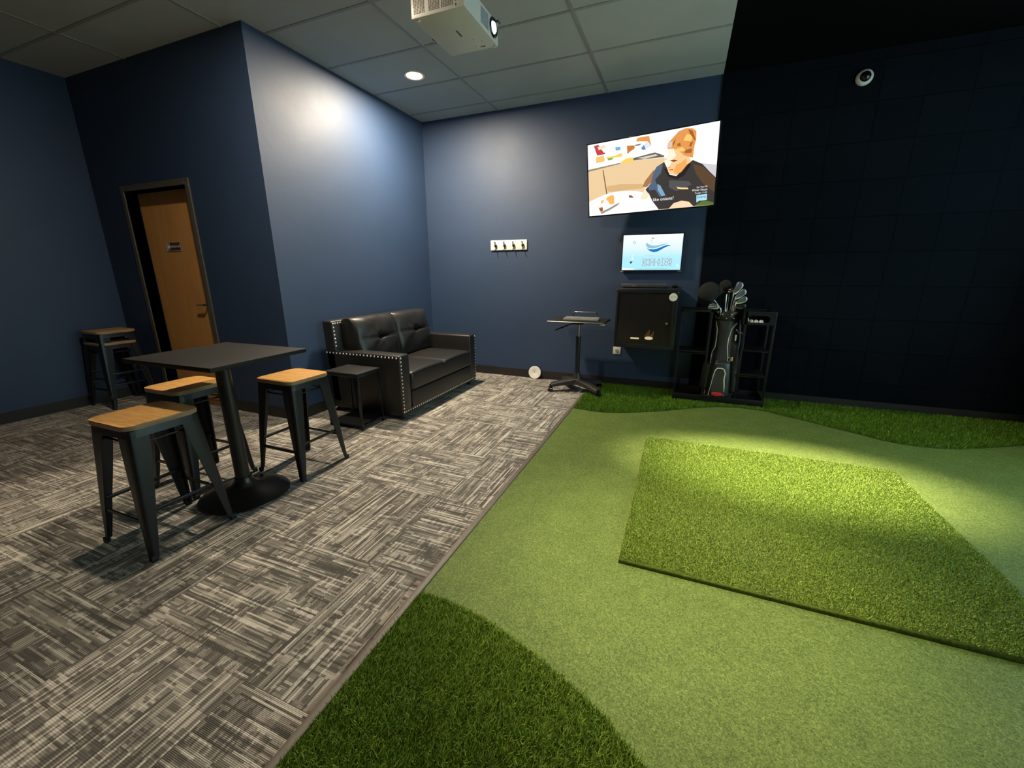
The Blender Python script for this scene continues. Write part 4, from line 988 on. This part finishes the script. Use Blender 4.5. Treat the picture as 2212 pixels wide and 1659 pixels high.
# ------------------------------------------------------------------ clubs
def club(label, top, head_fn, hname='club_head', grp='golf clubs standing in the bag', entry=None, mat_h=None, shaft=True):
    """top = hosel point (world), shaft runs down into the bag"""
    T = Vector(top); E = Vector(entry); D = (E-T).normalized()
    t = thing('golf_club', label, 'golf club', tuple(E + D*.30), 0, grp)
    L0 = lambda p: Vector(p) - (E + D*.30)
    if shaft: MB().tube([L0(E+D*.28), L0(T)], .0055, 8).build('shaft', M['shaft'], t)
    h = head_fn(L0(T)); h.build(hname, mat_h, t, angle=60)
    return t
def ellipsoid(m, c, r, R=None, nu=24, nv=14):
    c = Vector(c); R = R or Matrix.Identity(3)
    rings = []
    for j in range(1, nv):
        ph = PI*j/nv
        rings.append([m.bm.verts.new(c + R @ Vector((r[0]*math.sin(ph)*math.cos(2*PI*i/nu), r[1]*math.sin(ph)*math.sin(2*PI*i/nu), r[2]*math.cos(ph)))) for i in range(nu)])
    for j in range(len(rings)-1): m._bridge(rings[j], rings[j+1])
    a = m.bm.verts.new(c + R @ Vector((0, 0, r[2]))); b = m.bm.verts.new(c + R @ Vector((0, 0, -r[2])))
    for i in range(nu):
        m.bm.faces.new([a, rings[0][i], rings[0][(i+1) % nu]]); m.bm.faces.new([b, rings[-1][(i+1) % nu], rings[-1][i]])
def Rz(a, ax='Y'): return Matrix.Rotation(math.radians(a), 3, ax)
def drv(T):
    m = MB(); ellipsoid(m, T+Vector((-.035, 0, .055)), (.098, .060, .094), Rz(-20))
    ellipsoid(m, T+Vector((.045, .0, .060)), (.035, .035, .05), Rz(30))
    m.tube([T+Vector((0, 0, -.06)), T+Vector((-.005, 0, -.02)), T+Vector((-.015, 0, .02))], [.022, .028, .036], 14)
    return m
club('driver under a large round black headcover, leftmost in the bag', (.262, 4.53, 1.050), drv, 'headcover', entry=(.385, 4.575, .90), mat_h=M['headcover'])
def wood(T):
    m = MB(); ellipsoid(m, T+Vector((.0, 0, .035)), (.056, .045, .052), Rz(10))
    m.tube([T+Vector((0, 0, -.11)), T+Vector((0, 0, -.02)), T+Vector((0, 0, .02))], [.018, .022, .030], 12); return m
club('fairway wood under a black headcover, behind the middle of the bag', (.372, 4.62, 1.130), wood, 'headcover', entry=(.400, 4.60, .90), mat_h=M['headcover'])
def wood2(T):
    m = MB(); ellipsoid(m, T+Vector((.025, 0, .012)), (.060, .045, .022), Rz(-28)); ellipsoid(m, T+Vector((0,0,-.01)), (.016,.016,.02)); return m
club('black fairway wood with a bare head, right of the covered clubs', (.410, 4.57, 1.125), wood2, entry=(.405, 4.565, .90), mat_h=M['gloss_black'])
club('dark hybrid club low behind the silver irons', (.385, 4.56, 1.09), lambda T: (lambda m: (ellipsoid(m, T+Vector((.03, 0, .02)), (.04, .03, .018), Rz(-35)), m)[1])(MB()), entry=(.390, 4.56, .90), mat_h=M['iron_dark'])
def iron(sc, tilt, yaw=0):
    def f(T):
        m = MB()
        R = Matrix.Rotation(math.radians(yaw), 4, 'Z') @ Matrix.Rotation(math.radians(-tilt), 4, 'Y')
        Mx = Matrix.Translation(T) @ R @ Matrix(((1,0,0,0),(0,0,-1,0),(0,1,0,0),(0,0,0,1)))
        pr = [(0, -.012), (.012, -.014), (.045, -.016), (.078, -.006), (.088, .012), (.084, .030), (.070, .040), (.045, .030), (.018, .014), (.004, .010)]
        pr = [(x*sc, y*sc) for x, y in pr]
        m.prism(pr, -.006, .006, Mx, bev=.003)
        pr = [(x*.78+.008, y*.6+.003) for x, y in pr]; m.prism(pr, .004, .0085, Mx)
        m.tube([T+Vector((0,0,-.035)), T+Vector((.001,0,.006))], [.007, .0085], 10)
        return m
    return f
for lab, top, sc, tl, en in (('silver iron with the highest blade on the right of the bag', (.440, 4.53, 1.092), 1.35, 48, (.432, 4.55, .90)),
        ('silver iron just below the highest blade', (.458, 4.515, 1.050), 1.25, 30, (.440, 4.54, .90)),
        ('pale silver wedge with a broad flat face right of the bag', (.466, 4.50, 1.010), 1.15, 12, (.448, 4.53, .90)),
        ('dark-faced wedge lowest on the right of the bag', (.468, 4.495, .972), 1.0, -8, (.455, 4.53, .90))):
    club(lab, top, iron(sc, tl), entry=en, mat_h=M['iron_dark'] if 'dark' in lab else M['iron'])
def putter(T):
    m = MB(); m.tube([T+Vector((.004, 0, -.045)), T+Vector((.0, 0, -.012)), T+Vector((-.012, -.002, 0)), T+Vector((-.035, -.004, .0))], [.006, .006, .006, .006], 8)
    m.box(T.x-.112, T.x-.022, T.y-.020, T.y+.004, T.z-.014, T.z+.014, .005)
    pr = [(-.110, 0), (-.100, .022), (-.075, .036), (-.050, .034), (-.030, .018), (-.024, 0)]
    m.prism([(x, z) for x, z in pr], -.003, .003, Matrix.Translation(T+Vector((0, .004, .004))) @ Matrix(((1,0,0,0),(0,0,-1,0),(0,1,0,0),(0,0,0,1))), bev=.001)
    return m
club('silver putter with its head resting left of the bag mouth', (.345, 4.49, .958), putter, entry=(.350, 4.505, .90), mat_h=M['iron'])

# ------------------------------------------------------------------ projector
PX0, PX1, PY0, PY1, PZ0, PZ1 = -1.490, -1.171, 2.238, 2.662, 2.600, 2.712
pj = thing('projector', 'white ceiling projector with its lit lens facing right', 'projector', ((PX0+PX1)/2, (PY0+PY1)/2, PZ0))
hx_, hy, hz = (PX1-PX0)/2, (PY1-PY0)/2, PZ1-PZ0
MB().box(-hx_, hx_, -hy, hy, 0, hz, .004).build('housing', M['proj_white'], pj)
def grille(x0, x1, z0, z1, nx, nz):
    m = MB(); dx, dz = (x1-x0)/nx, (z1-z0)/nz
    for i in range(nx):
        for j in range(nz): m.box(x0+i*dx, x0+i*dx+dx*.56, -hy-.0012, -hy+.002, z0+j*dz, z0+j*dz+dz*.52)
    m.build('vent_grille', M['proj_grille'], pj, smooth=False)
grille(-.142, -.072, .018, .104, 7, 14); grille(-.050, .018, .018, .104, 7, 14); grille(.026, .100, .018, .104, 7, 14)
q = MB().box(.108, .114, -hy-.001, -hy+.002, .010, .020).box(.108, .114, -hy-.001, -hy+.002, .030, .036).build('indicator', M['proj_grille'], pj, smooth=False)
m = MB().box(hx_-.002, hx_+.0015, -.02, .075, .018, .095, .001); m.build('side_vent', plain('projector_side_mesh', (.30, .30, .34), .6), pj, smooth=False)
m = MB(); m.lathe([(.0, 0), (.050, 0), (.050, .004), (.044, .010), (.036, .004), (.0, .002)], (hx_, .140, .062), 'x', 36); lr = m.build('lens_ring', M['gloss_black'], pj)
m = MB(); m.lathe([(.0, .003), (.030, .003), (.026, .010), (.014, .014), (.0, .015)], (hx_, .140, .062), 'x', 28); m.build('lens', M['lens_glow'], lr)
m = MB(); m.tube([(hx_-.02, .185, .105), (hx_+.012, .185, .114), (hx_+.018, .200, .104)], .006, 8); m.build('focus_lever', M['black_plastic'], pj)
m = MB().box(.005, .015, -.03, .035, -.0012, .002, .0008).box(.075, .090, .17, .182, -.001, .002).box(.062, .070, .17, .180, -.001, .002); m.build('bottom_slot', M['proj_grille'], pj, smooth=False)
m = MB()
for x, y in ((.06, .09), (.10, .12), (.04, .16)): m.lathe([(.0, 0), (.007, 0), (.005, -.003), (.0, -.003)], (x, y, 0), 'z', 12)
split(m.build('screw', M['white_plastic'], pj))
m = MB().lathe([(.0, 0), (.010, 0), (.010, -.008), (.0, -.008)], (.145, .197, 0), 'z', 12).lathe([(.0, 0), (.010, 0), (.010, -.008), (.0, -.008)], (-.13, -.19, 0), 'z', 12)
split(m.build('foot', M['white_plastic'], pj))
m = MB(); m.lathe([(.0, hz), (.05, hz), (.05, hz+.02), (.020, hz+.025), (.020, CH-PZ0-.02), (.06, CH-PZ0-.018), (.06, CH-PZ0), (.0, CH-PZ0)], (0,0,0), 'z', 24); m.build('ceiling_mount', M['white_paint'], pj)
m = MB(); m.tube([(-hx_-.001, .02, .06), (-hx_-.03, .02, .05), (-hx_-.035, .06, .035), (-hx_-.012, .09, .03)], .008, 8); m.build('cable', M['black_plastic'], pj)

# ------------------------------------------------------------------ projection screen on the far right (what the projector lights)
ps = thing('projection_screen', 'large white projection screen at the right end of the bay', 'screen', (2.84, 2.2, 0))
MB().box(-.01, .01, -2.1, 2.35, .012, 2.85).build('screen_fabric', M['paper_white'], ps, smooth=False)

# ------------------------------------------------------------------ lamps
def light(name, kind, loc, energy, color, rot=(0, 0, 0), parent=None, **k):
    l = bpy.data.lights.new(name, kind); l.energy = energy; l.color = color
    for a, v in k.items(): setattr(l, a, v)
    o = bpy.data.objects.new(name, l); COL.objects.link(o); o.location = loc; o.rotation_euler = rot
    if parent: o.parent = parent
    return o
WARM = (1, .84, .62)
proto = None
def downlight(x, y, lab, energy, size=150, blend=.8, color=WARM, glow=True, tilt=(0, 0, 0), z=CH, rad=.05):
    t = thing('downlight', lab, 'ceiling light', (x, y, z), 0, 'recessed ceiling downlights')
    m = MB(); m.lathe([(.070, 0), (.094, 0), (.092, -.006), (.074, -.004), (.070, .0)], (0,0,0), 'z', 40); m.build('trim_ring', M['white_plastic'], t)
    m = MB(); m.lathe([(.0, -.0150), (.030, -.0145), (.055, -.011), (.071, -.004), (.071, -.001), (.0, -.001)], (0,0,0), 'z', 40); m.build('lens', M['lamp_glow'], t)
    if size >= 170: light('beam', 'AREA', (0, 0, -.020), energy/4, color, tilt, t, shape='DISK', size=.13)
    else: t = light('beam', 'SPOT', (0, 0, -.022), energy, color, tilt, t, spot_size=math.radians(size), spot_blend=blend, shadow_soft_size=rad)
    return t
downlight(-2.488, 3.733, 'round glowing downlight in the ceiling above the loveseat', 540, 180)
downlight(-2.40, 1.62, 'round downlight directly above the high table', 175, 180)
downlight(-2.40, -1.0, 'round downlight in the ceiling behind the camera', 12, 120)
b5 = downlight(.74, 2.96, 'round downlight above the far half of the hitting mat', 2100, size=48, blend=1.0)
b5.scale = (1.0, .55, 1.0)
downlight(.10, 1.74, 'round downlight above the near half of the hitting mat', 540, size=46, blend=1.0)
downlight(-.30, .60, 'round downlight in the bay ceiling above the camera', 14, size=110, blend=1.0)
light('projector_beam', 'SPOT', (PX1+.03, (PY0+PY1)/2+.14, PZ0+.062), 3000, (.58, .90, 1.0), (0, math.radians(-84), 0), None, spot_size=math.radians(50), spot_blend=.1, shadow_soft_size=.02)

w = bpy.data.worlds.new('World'); scene.world = w; w.use_nodes = True
w.node_tree.nodes['Background'].inputs[0].default_value = (.5, .7, 1, 1); w.node_tree.nodes['Background'].inputs[1].default_value = .02

# ------------------------------------------------------------------ camera
cam = bpy.data.cameras.new('camera'); cam.sensor_width = 36; cam.lens = 889.13/2212*36; cam.clip_start = .02
co = bpy.data.objects.new('camera', cam); COL.objects.link(co)
yaw, pitch, roll = .388064, .265979, -.002711
F = Vector((-math.sin(yaw)*math.cos(pitch), math.cos(yaw)*math.cos(pitch), -math.sin(pitch)))
R = Vector((math.cos(yaw), math.sin(yaw), 0)); U = R.cross(F)
R2 = math.cos(roll)*R + math.sin(roll)*U; U2 = -math.sin(roll)*R + math.cos(roll)*U
m = Matrix((R2, U2, -F)).transposed().to_4x4(); m.translation = (0, 0, CAMH)
co.matrix_world = m
scene.camera = co
vs = scene.view_settings
vs.view_transform = 'Standard'; vs.look = 'None'; vs.exposure = 0.0; vs.gamma = 1.0; vs.use_curve_mapping = False
scene.cycles.use_denoising = True
scene.cycles.max_bounces = 8; scene.cycles.diffuse_bounces = 4; scene.cycles.glossy_bounces = 4; scene.cycles.transmission_bounces = 6
scene.cycles.sample_clamp_indirect = 4.0; scene.cycles.caustics_reflective = False; scene.cycles.caustics_refractive = False
